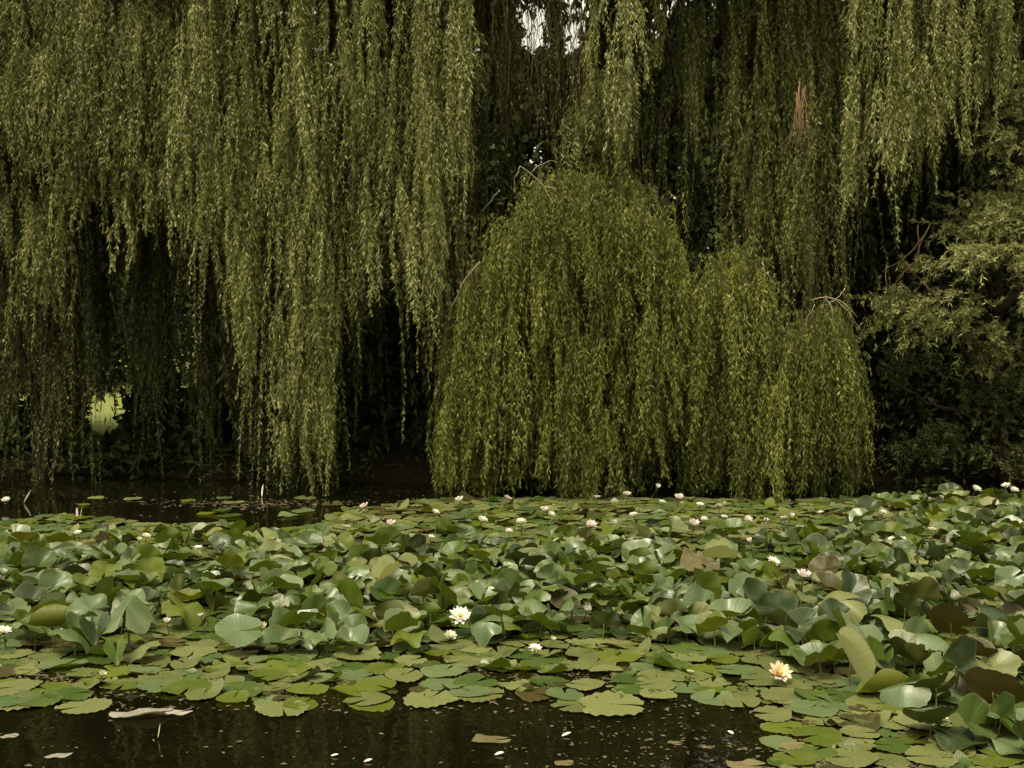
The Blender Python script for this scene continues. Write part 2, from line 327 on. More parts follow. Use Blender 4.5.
for (x, b, n) in ((790, 268, 6), (812, 280, 6), (765, 240, 3), (858, 205, 3), (905, 172, 4), (935, 165, 4)):
    Tq = np.array([at(x + rng.normal(0, 8), rng.uniform(-160, b - 110), rng.uniform(14.2, 14.7)) for _ in range(n)])
    bt = np.array([at(x, b + rng.normal(0, 16), 14.4)[2] for _ in range(n)])
    tassels(lv, w, Tq, Tq[:, 2] - bt, rng.uniform(0.06, 0.12, n), 8, 50, rng.uniform(0.42, 0.66, n))
heroes(lv, w, [(592, 160), (612, 155), (630, 140), (846, 175), (858, 200), (874, 160), (890, 178), (905, 180), (918, 150), (934, 168), (950, 150), (966, 140), (984, 110), (1004, 95), (1030, 80)])
heroes(lv, w, [(662, 70), (692, 150), (728, 205), (748, 215), (768, 235), (788, 262), (806, 280), (822, 268)], Yr=(14.3, 14.9), tone=(0.4, 0.65))
# sparse brownish whips in the middle
nb = 80; T = np.array([at(rng.uniform(488, 592), rng.uniform(-160, 40), rng.uniform(14.6, 15.6)) for _ in range(nb)])
tassels(lv, w, T, T[:, 2] - np.array([at(540, rng.uniform(80, 160), 15)[2] for _ in range(nb)]), rng.uniform(0.05, 0.1, nb), 4, 9, rng.uniform(0.1, 0.4, nb))
hemRb = poly([(560, 150), (600, 200), (700, 250), (780, 320), (850, 330), (870, 230), (1000, 200), (1300, 200)])
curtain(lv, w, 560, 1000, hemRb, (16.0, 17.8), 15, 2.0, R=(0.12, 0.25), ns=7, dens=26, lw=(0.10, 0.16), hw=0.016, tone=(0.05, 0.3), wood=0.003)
roof(lv, (3.3, 16.6, 7.2), (4.0, 3.1, 3.3), 26000); roof(lv, (8.0, 16.5, 6.8), (3.0, 2.8, 3.0), 12000)
rt = tree_root('willow_tree', at(598, 488, 17.0) * [1, 1, 0], 'tall weeping willow with a bare crooked fork rising behind the low mound of foliage', 'willow tree', 'weeping willows around the pond')
add_trunk(rt, [at(598, 500, 17), at(590, 380, 17), at(584, 260, 16.9), at(574, 180, 16.8), at(564, 120, 16.6), at(553, 40, 16.5), at(552, -80, 16.5)], 0.26, 0.06)
add_limbs(rt, [([at(578, 190, 16.8), at(572, 150, 15.6), at(566, 128, 15.4), at(575, 98, 15.3), at(568, 90, 15.3)], 0.06, 0.015),
               ([at(584, 260, 16.9), at(660, 130, 16.3), at(740, 10, 15.6), at(800, -90, 15.0)], 0.12, 0.03),
               ([at(660, 130, 16.3), at(760, 60, 15.8), at(870, -20, 15.3), at(960, -90, 14.9)], 0.07, 0.02),
               ([at(564, 120, 16.6), at(512, 40, 16.2), at(500, -60, 15.9)], 0.05, 0.02)])
add_limbs(rt, [([at(608, -30, 14.5), at(611, 10, 14.45), at(614, 48, 14.4)], 0.014, 0.008)], TWIG, 'pale_branch')
mb = MB()
for _ in range(44):     # bare whips in the middle opening
    x = rng.uniform(495, 590); Y = rng.uniform(14.4, 15.8); y0 = rng.uniform(-120, 10); y1 = rng.uniform(90, 165)
    mb.tube(smooth_path([at(x + rng.normal(0, 8), y0, Y), at(x + rng.normal(0, 6), (y0 + y1) / 2, Y), at(x + rng.normal(0, 5), y1, Y)], 12, 0.022), np.linspace(0.007, 0.0015, 12), 4)
for _ in range(13):     # the dead reddish whips low on its right side
    x = rng.normal(800, 2.5); dx_ = rng.normal(0, 9); q_ = MB(); q_.tube(smooth_path([at(x, rng.uniform(80, 105), 13.7), at(x + 0.25 * dx_ + rng.normal(0, 2), 122, 13.5), at(x + dx_, rng.uniform(135, 158), 13.45)], 10, 0.009), np.linspace(0.006, 0.002, 10), 4); part(rt, 'dead_twig', q_.mesh('dead_twig', BROWN_TWIG))
part(rt, 'bare_whips', mb.mesh('bare_whips', BROWN_TWIG))
part(rt, 'crown', lv.mesh('tall_willow_crown', WILLOW, sky_gap)); part(rt, 'hanging_twigs', w.mesh('tall_willow_twigs', TWIG))

# ---- low mounded willow overhanging the water
env = poly([(430, 480), (438, 350), (444, 318), (460, 285), (490, 238), (520, 190), (545, 172), (600, 165), (640, 180), (666, 208), (680, 245), (692, 290), (702, 268), (716, 247), (742, 242), (762, 253), (776, 285), (787, 335), (796, 312), (820, 300), (846, 308), (858, 328), (864, 420)])
lv = Leaves(); w = MB(); T = []; L = []; TN = []; RR = []
n = 400
for i in range(n):
    px = rng.uniform(441, 860) if i % 3 == 0 else rng.choice([447, 463, 484, 502, 521, 540, 562, 580, 601, 622, 641, 660, 694, 712, 735, 752, 771, 800, 818, 835, 852]) + rng.normal(0, 4)
    e = env(px); u = rng.random() ** 1.35
    tp = e + 5 + u * (430 - e); Y = 14.6 - 1.25 * ((tp - e) / 300) ** 0.5 + rng.uniform(-0.15, 0.3) - 0.25 * (px > 700)
    a = at(px, tp, Y); full = rng.random() < 0.3
    ln = a[2] - rng.uniform(0.01, 0.25) if full else rng.uniform(0.5, 1.7)
    T.append(a); L.append(min(ln, a[2] - 0.01)); RR.append(rng.uniform(0.05, 0.12)); TN.append(rng.uniform(0.05, 0.5) + 0.22 * (tp - e < 50))  # top band of the mound paler, top light put into leaf tone
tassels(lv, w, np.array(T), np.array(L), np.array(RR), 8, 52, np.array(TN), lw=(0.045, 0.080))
heroes(lv, w, [(446, 470), (462, 430), (475, 480), (486, 485), (503, 400), (541, 470), (560, 430), (575, 480), (598, 450), (618, 400), (640, 440), (655, 470), (671, 420), (700, 470), (722, 440), (744, 480), (760, 450), (795, 440), (815, 400), (832, 470), (852, 455)], Yr=(13.3, 13.7), tone=(0.35, 0.65), lr=(0.6, 1.6), cap=lambda x: env(x) + 45)
# fluffy dome top: short arching sprigs
T = []; L = []
for _ in range(210):
    px = rng.uniform(448, 858); e = env(px); u = rng.random(); T.append(at(px, e + 3 + 75 * u * u, 14.3 - 0.7 * u - rng.uniform(0, 0.2))); L.append(rng.uniform(0.18, 0.6))
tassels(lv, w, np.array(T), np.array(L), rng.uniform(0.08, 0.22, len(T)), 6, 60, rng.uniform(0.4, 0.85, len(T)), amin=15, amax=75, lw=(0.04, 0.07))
for _ in range(70):      # stray shoots breaking the outline
    px = rng.uniform(452, 858); e = env(px); a = at(px, e + rng.uniform(-4, 10), 14.1 - rng.uniform(0, 0.4)); k_ = rng.integers(1, 4)
    strands(lv, w, np.repeat(a[None], k_, 0), rng.uniform(0.15, 0.45, k_), rng.normal(0, 0.05, (k_, 2)), 60, rb=rng.uniform(0.45, 0.8, k_), kick=rng.normal(0, 0.22, (k_, 2)))
# tiers: small fountains of tresses springing from arching boughs, each with its own dark gap beside it
for cx, cy, sx, n in ((505, 215, 20, 7), (540, 180, 22, 8), (590, 172, 26, 9), (640, 190, 20, 8), (668, 222, 14, 6), (470, 282, 16, 7), (484, 330, 14, 6), (575, 335, 12, 6), (540, 262, 16, 6), (620, 262, 16, 6), (655, 300, 14, 6), (500, 300, 12, 5),
                      (740, 250, 22, 9), (716, 262, 14, 6), (766, 272, 12, 6), (705, 330, 14, 6), (750, 340, 14, 6), (800, 312, 14, 7), (830, 306, 16, 8), (850, 330, 8, 5), (775, 370, 12, 5), (600, 400, 12, 5), (450, 370, 8, 5)):
    T = [];
    for _ in range(n):
        u = rng.uniform(-1, 1); T.append(at(cx + u * sx, cy + 26 * abs(u) ** 1.5 + rng.uniform(0, 6), rng.uniform(13.25, 13.55)))
    tassels(lv, w, np.array(T), rng.uniform(0.5, 1.7, n), rng.uniform(0.04, 0.08, n), 8, 60, rng.uniform(0.4, 0.72, n))
# inner fill, leaf tone lowered to paint the dim interior
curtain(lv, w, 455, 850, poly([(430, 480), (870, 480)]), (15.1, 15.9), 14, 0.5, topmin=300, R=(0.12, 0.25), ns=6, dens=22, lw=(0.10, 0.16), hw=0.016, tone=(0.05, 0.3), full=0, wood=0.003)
md = tree_root('willow_tree', (1.15, 15.6, 0), 'low mounded willow whose three drooping humps overhang the far edge of the lily bed', 'willow tree', 'weeping willows around the pond')
add_trunk(md, [(1.15, 15.6, -0.2), (1.1, 15.5, 0.8), (1.2, 15.3, 1.8), at(590, 200, 15.0)], 0.2, 0.07)
add_limbs(md, [([(1.2, 15.3, 1.8), at(540, 230, 14.9), at(490, 262, 14.4), at(462, 288, 14.1), at(448, 325, 14.0)], 0.045, 0.008),
               ([(1.1, 15.5, 0.8), at(680, 300, 15.2), at(725, 262, 14.9), at(760, 250, 14.4)], 0.07, 0.015),
               ([(1.1, 15.5, 0.8), at(740, 370, 15.3), at(800, 318, 14.8), at(850, 302, 14.2)], 0.07, 0.012)])
mb = MB()
def tw(pts, r=0.008): 
    Y = 13.5 if min(y for x, y in pts) > 200 else 13.75; q_ = MB(); q_.tube(smooth_path([at(x, y, Y) for x, y in pts], 10, 0.006), np.linspace(r * 0.75, r * 0.25, 10), 5); part(md, 'bare_twig', q_.mesh('bare_twig', PALE_TWIG))
tw([(565, 224), (553, 205), (545, 186), (520, 166)], 0.011); tw([(520, 166), (514, 180), (513, 195)], .006); tw([(545, 186), (560, 190), (580, 213)], .007); tw([(532, 172), (548, 160), (560, 163)], .006)
tw([(480, 262), (466, 276), (455, 300), (448, 318)], 0.011); tw([(497, 270), (489, 283), (487, 300)]); tw([(590, 172), (586, 200), (588, 222)], .006)
tw([(520, 230), (523, 250), (518, 280)], .006); tw([(676, 262), (684, 285), (676, 310), (666, 330)]); tw([(810, 300), (826, 296), (845, 302), (858, 318)], .009); tw([(826, 296), (832, 310), (834, 330)]); tw([(815, 304), (806, 320), (800, 340)], .006)
tw([(835, 300), (850, 312), (862, 332)], .006); tw([(762, 262), (766, 280), (764, 300)], .008); tw([(766, 272), (774, 284), (776, 298)], .006); tw([(500, 190), (492, 200), (481, 212)], .005); tw([(845, 288), (836, 300), (820, 306)], .007)
part(md, 'crown', lv.mesh('mound_willow_crown', MOUND, sky_gap)); part(md, 'hanging_twigs', w.mesh('mound_willow_twigs', TWIG))

# ---- feathery grey-green bush at the right
def sprigs(LV, W, C, D, ln, nl, lw, hw, tone):
    n = len(C)
    for q in range(n):
        t = rng.uniform(0.1, 1.0, nl); bend = np.array([0, 0, -0.25 * ln[q]])
        B = C[q] + D[q] * ln[q] * t[:, None] + bend * (t ** 2)[:, None]
        r = norm(rng.normal(0, 1, (nl, 3))); d = norm(D[q] * 0.9 + r * 0.8)
        Wd = norm(np.cross(d, rng.normal(0, 1, (nl, 3)))); l = rng.uniform(*lw, nl)
        LV.add(B, d, Wd, l, np.full(nl, hw), np.clip(tone[q] + rng.normal(0, 0.1, nl), 0, 1))
    if W is not None:
        t = np.linspace(0, 1, 4); a = np.arange(3) / 3 * 6.283; ring = np.stack([np.cos(a), np.sin(a), np.sin(a) * 0.6], 1) * 0.003
        P = C[:, None] + D[:, None] * ln[:, None, None] * t[None, :, None] + np.array([0, 0, -0.25]) * ln[:, None, None] * (t ** 2)[None, :, None]
        V = P[:, :, None] + ring[None, None]; s_ = np.arange(n)[:, None, None] * 12; ii = np.arange(3)[None, :, None] * 3; j = np.arange(3)[None, None]
        W.add(V.reshape(-1, 3), np.stack([s_ + ii + j, s_ + ii + (j + 1) % 3, s_ + ii + 3 + (j + 1) % 3, s_ + ii + 3 + j], -1).reshape(-1, 4))
edge = poly([(90, 1010), (110, 985), (150, 985), (175, 975), (200, 960), (235, 940), (260, 925), (290, 900), (330, 880), (380, 872), (480, 862)])  # py -> px of the outline
lv = Leaves(); w = MB()
cl = []
for _ in range(190):
    py = rng.uniform(70, 485); pxl = edge(py); px = pxl + rng.uniform(0, 1) ** 1.1 * (1230 - pxl)
    cl.append((px, py, 14.4 - 1.1 * min(1, (px - pxl) / 120) + rng.uniform(-0.2, 0.7) + (0.9 if py > 340 else 0.0), rng.uniform(0.35, 0.9) - 0.25 * (py > 340) + 0.3 * (py < 310) - 0.2 * (py > 400)))  # clump tone raised high up, lowered below: light and shade in leaf colour
C = []; D = []; LN = []; TN = []
for px, py, Y, tn in cl:
    c = at(px, py, Y); k = rng.integers(8, 26); main = norm(np.array([-0.5 + rng.normal(0, .3), -0.7, 0.15 + rng.normal(0, 0.3)]))
    for _ in range(k):
        C.append(c + rng.normal(0, 1, 3) * [0.15, 0.13, 0.06]); D.append(norm(main + rng.normal(0, 0.5, 3))); LN.append(rng.uniform(0.15, 0.38)); TN.append(tn + rng.normal(0, 0.06))
sprigs(lv, w, np.array(C), np.array(D), np.array(LN), 30, (0.05, 0.09), 0.0085, np.array(TN))
nf = 14000; Bf = np.array([at(px, py, rng.uniform(15.0, 16.5)) for px, py in zip(rng.uniform(850, 1300, nf), rng.uniform(120, 490, nf))]); _x, _y = proj(Bf); Bf = Bf[(Bf[:, 2] > 0.02) & (_x > edge(_y) + 12)]; nf = len(Bf)
Df = norm(rng.normal(0, 1, (nf, 3))); lv.add(Bf, Df, norm(np.cross(Df, rng.normal(0, 1, (nf, 3)))), rng.uniform(0.1, 0.16, nf), np.full(nf, 0.02), rng.uniform(0, 0.15, nf))  # near-black inner leaf tone paints the shade inside the bush
bu = tree_root('bush', (6.6, 15.3, 0), 'feathery grey-green bush leaning over the lily bed beside the willows', 'bush')
add_trunk(bu, [(6.6, 15.3, -0.2), (6.5, 15.2, 0.9), (6.3, 15.0, 2.2), (6.4, 15, 3.6), (6.6, 15, 4.6)], 0.07, 0.02)
add_limbs(bu, [([(6.5, 15.2, 0.9), (5.8, 14.8, 1.7), at(925, 240, 14.5)], 0.05, 0.012), ([(6.3, 15, 2.2), (5.9, 14.6, 2.9), at(965, 165, 14.2)], 0.04, 0.01), ([(6.5, 15.2, 0.9), (5.5, 14.9, 1.0), at(890, 380, 14.5)], 0.04, 0.01), ([(6.3, 15, 2.2), (7.2, 14.8, 3.0), (8, 14.6, 3.3)], 0.05, 0.01)])
mb = MB()
for pts in ([(990, 238), (975, 222), (962, 210)], [(920, 258), (905, 270), (890, 290)], [(920, 258), (925, 280), (932, 300)], [(905, 262), (925, 285), (945, 300)], [(918, 225), (920, 250), (912, 285)], [(930, 225), (921, 240), (912, 268)], [(887, 265), (884, 280), (896, 296)], [(925, 235), (905, 258), (882, 272)]):
    q_ = MB(); q_.tube(smooth_path([at(x, y, 14.0) for x, y in pts], 8, 0.006), np.linspace(0.009, 0.003, 8), 5); part(bu, 'bare_twig', q_.mesh('bare_twig', BROWN_TWIG))
part(bu, 'foliage', lv.mesh('bush_foliage', BUSHM)); part(bu, 'stems', w.mesh('bush_stems', TWIG))

# ---- small waterside shrubs
def leafball(LV, c, r, n, size, tone, hw=0.25, down=0.0, hollow=0.35):
    u = norm(rng.normal(0, 1, (n, 3))); rr = hollow + (1 - hollow) * rng.uniform(0, 1, n) ** 0.6
    lump = 1 + 0.22 * np.sin(u[:, 0] * 5 + c[0]) * np.cos(u[:, 2] * 6 + c[1]) + 0.12 * np.sin(u[:, 1] * 11)
    B = np.array(c) + u * np.array(r) * (rr * lump)[:, None]
    k = B[:, 2] > 0.01; B = B[k]; u = u[k]; n = len(B)
    D = norm(u * 0.6 + rng.normal(0, 0.8, (n, 3)) + [0, 0, -down]); Wd = norm(np.cross(D, rng.normal(0, 1, (n, 3)))); ln = rng.uniform(*size, n)
    LV.add(B, D, Wd, ln, ln * hw, np.clip(rng.uniform(*tone, n), 0, 1))
def shrub(px, Y, rx, rz, n, label, size=(0.04, 0.08), tone=(0.2, 0.6), m=BUSHM):
    c = at(px, 400, Y); lv = Leaves(); leafball(lv, (c[0], Y, rz * 0.7), (rx, rx * 0.7, rz), n, size, tone, 0.18)
    o = tree_root('waterside_shrub', (c[0], Y, 0), label, 'shrub', 'shrubs at the water edge'); w = MB()
    for _ in range(9):
        a = rng.uniform(0, 6.28); w.tube(smooth_path([(c[0], Y, -0.05), (c[0] + 0.3 * rx * math.cos(a), Y + 0.2 * rx * math.sin(a), rz * 0.6), (c[0] + 0.75 * rx * math.cos(a), Y + 0.5 * rx * math.sin(a), rz * 1.1)], 6), np.linspace(0.009, 0.003, 6), 4)
    part(o, 'foliage', lv.mesh('shrub_foliage', m)); part(o, 'stems', w.mesh('shrub_stems', TWIG))
shrub(815, 14.0, 0.5, 0.30, 1900, 'low rounded grey-green shrub at the foot of the third willow hump', m=DARKF, size=(0.05, 0.1), tone=(0.5, 1))
shrub(617, 13.75, 0.16, 0.09, 350, 'tiny pale green tuft at the waterline below the mounded willow')
shrub(300, 14.7, 0.5, 0.35, 1700, 'dark green shrub in the shade under the longest willow cascade', m=DARKF, size=(0.05, 0.1), tone=(0.3, 0.8))

# ---- bank thicket in the shade (each shrub its own thing)
bank = [(-160, 17.2, 2.2, 0.9, 'dark thicket on the bank beyond the slim willow trunk'), (20, 17.4, 0.9, 0.5, 'dark shrub on the bank just before the bright lawn opening'),
        (165, 17.2, 1.3, 0.16, 'low dark shrub under the lawn opening between the two willow trunks'), (156, 18.0, 0.42, 0.74, 'dark bush in front of the bright lawn between the two willow trunks'), (208, 18.0, 0.42, 0.72, 'dark bush between the bright lawn opening and the big willow trunk'), (62, 18.0, 0.24, 0.74, 'narrow dark bush between the slim trunk and the lawn opening'), (296, 18.3, 0.45, 0.5, 'dark bush just past the big willow trunk with lawn glimmering through'),
        (350, 17.9, 1.2, 1.2, 'dark shrub on the bank behind the longest willow cascade'),
        (440, 18.2, 1.6, 2.2, 'tall dark shrub in the shadow between the cascade and the mound'), (620, 17.8, 2.2, 1.6, 'dark shrub hidden behind the mounded willow'),
        (900, 17.2, 2.0, 3.2, 'dark evergreen shrub behind the feathery bush'), (1150, 17.4, 2.4, 2.4, 'dark evergreen shrub beyond the feathery bush at the pond corner')]
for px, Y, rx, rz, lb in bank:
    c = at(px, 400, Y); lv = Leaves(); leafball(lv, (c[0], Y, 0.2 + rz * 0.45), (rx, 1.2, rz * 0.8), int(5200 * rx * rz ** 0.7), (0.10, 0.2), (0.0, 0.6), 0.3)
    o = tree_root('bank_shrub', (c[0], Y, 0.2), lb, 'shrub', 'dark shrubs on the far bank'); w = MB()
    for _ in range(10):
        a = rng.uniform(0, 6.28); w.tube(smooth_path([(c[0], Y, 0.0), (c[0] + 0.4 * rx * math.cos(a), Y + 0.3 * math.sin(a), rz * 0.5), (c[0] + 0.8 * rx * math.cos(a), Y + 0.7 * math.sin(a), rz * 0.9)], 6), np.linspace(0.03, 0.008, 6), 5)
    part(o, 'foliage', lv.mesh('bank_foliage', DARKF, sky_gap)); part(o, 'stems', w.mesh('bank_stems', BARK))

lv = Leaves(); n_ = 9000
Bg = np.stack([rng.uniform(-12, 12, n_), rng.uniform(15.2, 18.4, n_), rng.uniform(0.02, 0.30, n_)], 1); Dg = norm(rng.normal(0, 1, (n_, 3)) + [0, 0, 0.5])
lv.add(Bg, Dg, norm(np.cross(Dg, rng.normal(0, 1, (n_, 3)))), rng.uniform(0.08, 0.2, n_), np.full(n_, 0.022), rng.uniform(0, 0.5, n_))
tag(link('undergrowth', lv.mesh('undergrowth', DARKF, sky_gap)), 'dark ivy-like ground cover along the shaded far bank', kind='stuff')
# ---- trees beyond the lawn
far = [(925, 22, 3.2, 9.5), (-420, 34, 6.0, 15), (-150, 37, 5.5, 14), (90, 36, 5.5, 15), (300, 38, 5.5, 14.5), (470, 35, 3.7, 13), (640, 38, 5, 14), (850, 34, 5.5, 14), (1060, 37, 5.5, 15), (1330, 35, 6, 15)]
fard = ['standing close behind the dark shrub and the feathery bush', 'beyond the lawn far past the slim willow', 'beyond the lawn behind the slim willow', 'seen through the bright lawn opening', 'behind the big willow trunk', 'beside the pale sky gap between willow crowns',
        'directly behind the mounded willow', 'behind the tall willow and its hanging fringe', 'behind the feathery bush', 'beyond the pond corner past the feathery bush']
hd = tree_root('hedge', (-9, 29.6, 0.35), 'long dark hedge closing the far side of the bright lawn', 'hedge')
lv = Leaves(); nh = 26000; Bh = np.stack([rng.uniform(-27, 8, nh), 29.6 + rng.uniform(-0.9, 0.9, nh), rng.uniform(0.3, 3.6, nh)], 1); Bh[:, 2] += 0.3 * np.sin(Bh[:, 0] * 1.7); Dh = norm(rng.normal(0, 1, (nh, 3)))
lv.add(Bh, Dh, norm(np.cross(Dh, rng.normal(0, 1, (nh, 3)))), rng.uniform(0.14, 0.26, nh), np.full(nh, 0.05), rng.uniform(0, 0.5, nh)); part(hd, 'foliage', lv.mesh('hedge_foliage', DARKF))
w = MB()
for x_ in np.arange(-26, 8, 1.3): w.tube([(x_, 29.6, 0.2), (x_ + 0.1, 29.7, 1.5), (x_, 29.6, 3.0)], [0.07, 0.05, 0.02], 5)
part(hd, 'stems', w.mesh('hedge_stems', BARK))
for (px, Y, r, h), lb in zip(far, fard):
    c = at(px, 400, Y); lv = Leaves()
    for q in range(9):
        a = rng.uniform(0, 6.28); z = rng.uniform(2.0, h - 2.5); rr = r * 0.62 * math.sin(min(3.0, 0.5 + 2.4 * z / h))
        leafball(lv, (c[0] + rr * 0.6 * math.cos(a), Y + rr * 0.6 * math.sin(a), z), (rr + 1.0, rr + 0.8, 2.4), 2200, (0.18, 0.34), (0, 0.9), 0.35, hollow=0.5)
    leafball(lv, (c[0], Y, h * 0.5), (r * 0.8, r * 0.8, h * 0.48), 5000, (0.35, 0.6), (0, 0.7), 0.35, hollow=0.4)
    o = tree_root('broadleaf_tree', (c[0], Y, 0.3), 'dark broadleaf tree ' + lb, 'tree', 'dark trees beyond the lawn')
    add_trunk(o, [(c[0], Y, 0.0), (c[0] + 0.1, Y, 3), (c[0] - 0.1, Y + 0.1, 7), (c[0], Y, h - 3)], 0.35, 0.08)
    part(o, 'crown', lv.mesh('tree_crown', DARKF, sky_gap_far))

# ================================================================== GROUND, WATER
xs = np.concatenate([[-400, -200, -100, -60], np.arange(-40, 40.1, 0.5), [60, 100, 200, 400]]); ys = np.concatenate([[-300, -100, -40, -20, -12, -6, -4, -3, -2, -1, 0, 1, 2, 4, 8, 12], np.arange(13, 24, 0.25), [26, 30, 36, 45, 60, 90, 150, 300, 600]])
X, Yg = np.meshgrid(xs, ys)
shore = 15.6 + 0.4 * np.sin(X * 0.8) + 0.25 * np.sin(X * 2.1 + 1)
up = np.clip((Yg - shore) / 1.4, -1.5, 1.0); Z = np.where(up > 0, 0.30 * up ** 0.6, 0.45 * up) + 0.04 * np.sin(X * 1.7 + Yg * 2.3) + np.clip((Yg - 18) * 0.006, 0, 0.5)
near = np.clip((1.5 - Yg) / 2.0, 0, 1); Z = np.where(Yg < 3, -0.6 + 0.9 * near, Z); side = np.clip((np.abs(X) - 20) / 3.0, 0, 1); Z = np.where(Yg < 15, Z * (1 - side) + 0.35 * side, Z)
ny, nx = X.shape; I = np.arange(ny * nx).reshape(ny, nx); Fq = np.stack([I[:-1, :-1], I[:-1, 1:], I[1:, 1:], I[1:, :-1]], -1).reshape(-1, 4)
gm, nt, out = mat('lawn_and_bank'); Lk = nt.links.new
tc = N(nt, 'ShaderNodeTexCoord'); sx = N(nt, 'ShaderNodeSeparateXYZ'); Lk(tc.outputs['Object'], sx.inputs[0])
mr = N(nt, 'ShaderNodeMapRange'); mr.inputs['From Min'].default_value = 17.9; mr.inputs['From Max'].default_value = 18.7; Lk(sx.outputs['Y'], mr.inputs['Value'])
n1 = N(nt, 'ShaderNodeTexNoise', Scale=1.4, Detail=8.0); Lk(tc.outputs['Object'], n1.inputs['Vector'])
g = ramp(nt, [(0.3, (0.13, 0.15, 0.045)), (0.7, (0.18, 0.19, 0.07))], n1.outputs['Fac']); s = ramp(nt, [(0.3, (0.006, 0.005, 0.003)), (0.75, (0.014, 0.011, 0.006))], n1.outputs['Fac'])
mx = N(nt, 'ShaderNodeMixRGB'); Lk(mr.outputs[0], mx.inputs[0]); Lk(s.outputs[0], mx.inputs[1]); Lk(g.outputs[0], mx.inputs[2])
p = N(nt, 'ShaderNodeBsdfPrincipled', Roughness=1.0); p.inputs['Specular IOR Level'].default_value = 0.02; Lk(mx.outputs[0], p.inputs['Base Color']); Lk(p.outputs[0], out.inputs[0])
b = N(nt, 'ShaderNodeBump', Strength=0.5, Distance=0.05); Lk(n1.outputs['Fac'], b.inputs['Height']); Lk(b.outputs[0], p.inputs['Normal'])
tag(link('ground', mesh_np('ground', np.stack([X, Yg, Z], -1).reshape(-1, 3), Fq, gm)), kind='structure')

wm, nt, out = mat('pond_water'); Lk = nt.links.new
tc = N(nt, 'ShaderNodeTexCoord'); n1 = N(nt, 'ShaderNodeTexNoise', Scale=1.6, Detail=6.0); n2 = N(nt, 'ShaderNodeTexNoise', Scale=5.0, Detail=2.0); n3 = N(nt, 'ShaderNodeTexNoise', Scale=24.0, Detail=6.0)
for q in (n1, n2, n3): Lk(tc.outputs['Object'], q.inputs['Vector'])
m1 = N(nt, 'ShaderNodeMath', _operation='MULTIPLY'); Lk(n1.outputs['Fac'], m1.inputs[0]); Lk(n3.outputs['Fac'], m1.inputs[1])
r = ramp(nt, [(0.24, (0.003, 0.003, 0.001)), (0.40, (0.007, 0.006, 0.002)), (0.56, (0.022, 0.016, 0.007))], m1.outputs[0])
p = N(nt, 'ShaderNodeBsdfPrincipled', Roughness=0.02, IOR=1.33); Lk(r.outputs[0], p.inputs['Base Color'])
b = N(nt, 'ShaderNodeBump', Strength=0.12, Distance=0.02); Lk(n2.outputs['Fac'], b.inputs['Height']); Lk(b.outputs[0], p.inputs['Normal']); Lk(p.outputs[0], out.inputs[0])
V = np.array([(-24, -4, 0), (24, -4, 0), (24, 18, 0), (-24, 18, 0)], float)
tag(link('pond_water', mesh_np('pond_water', V, np.array([[0, 1, 2, 3]]), wm)), kind='structure')

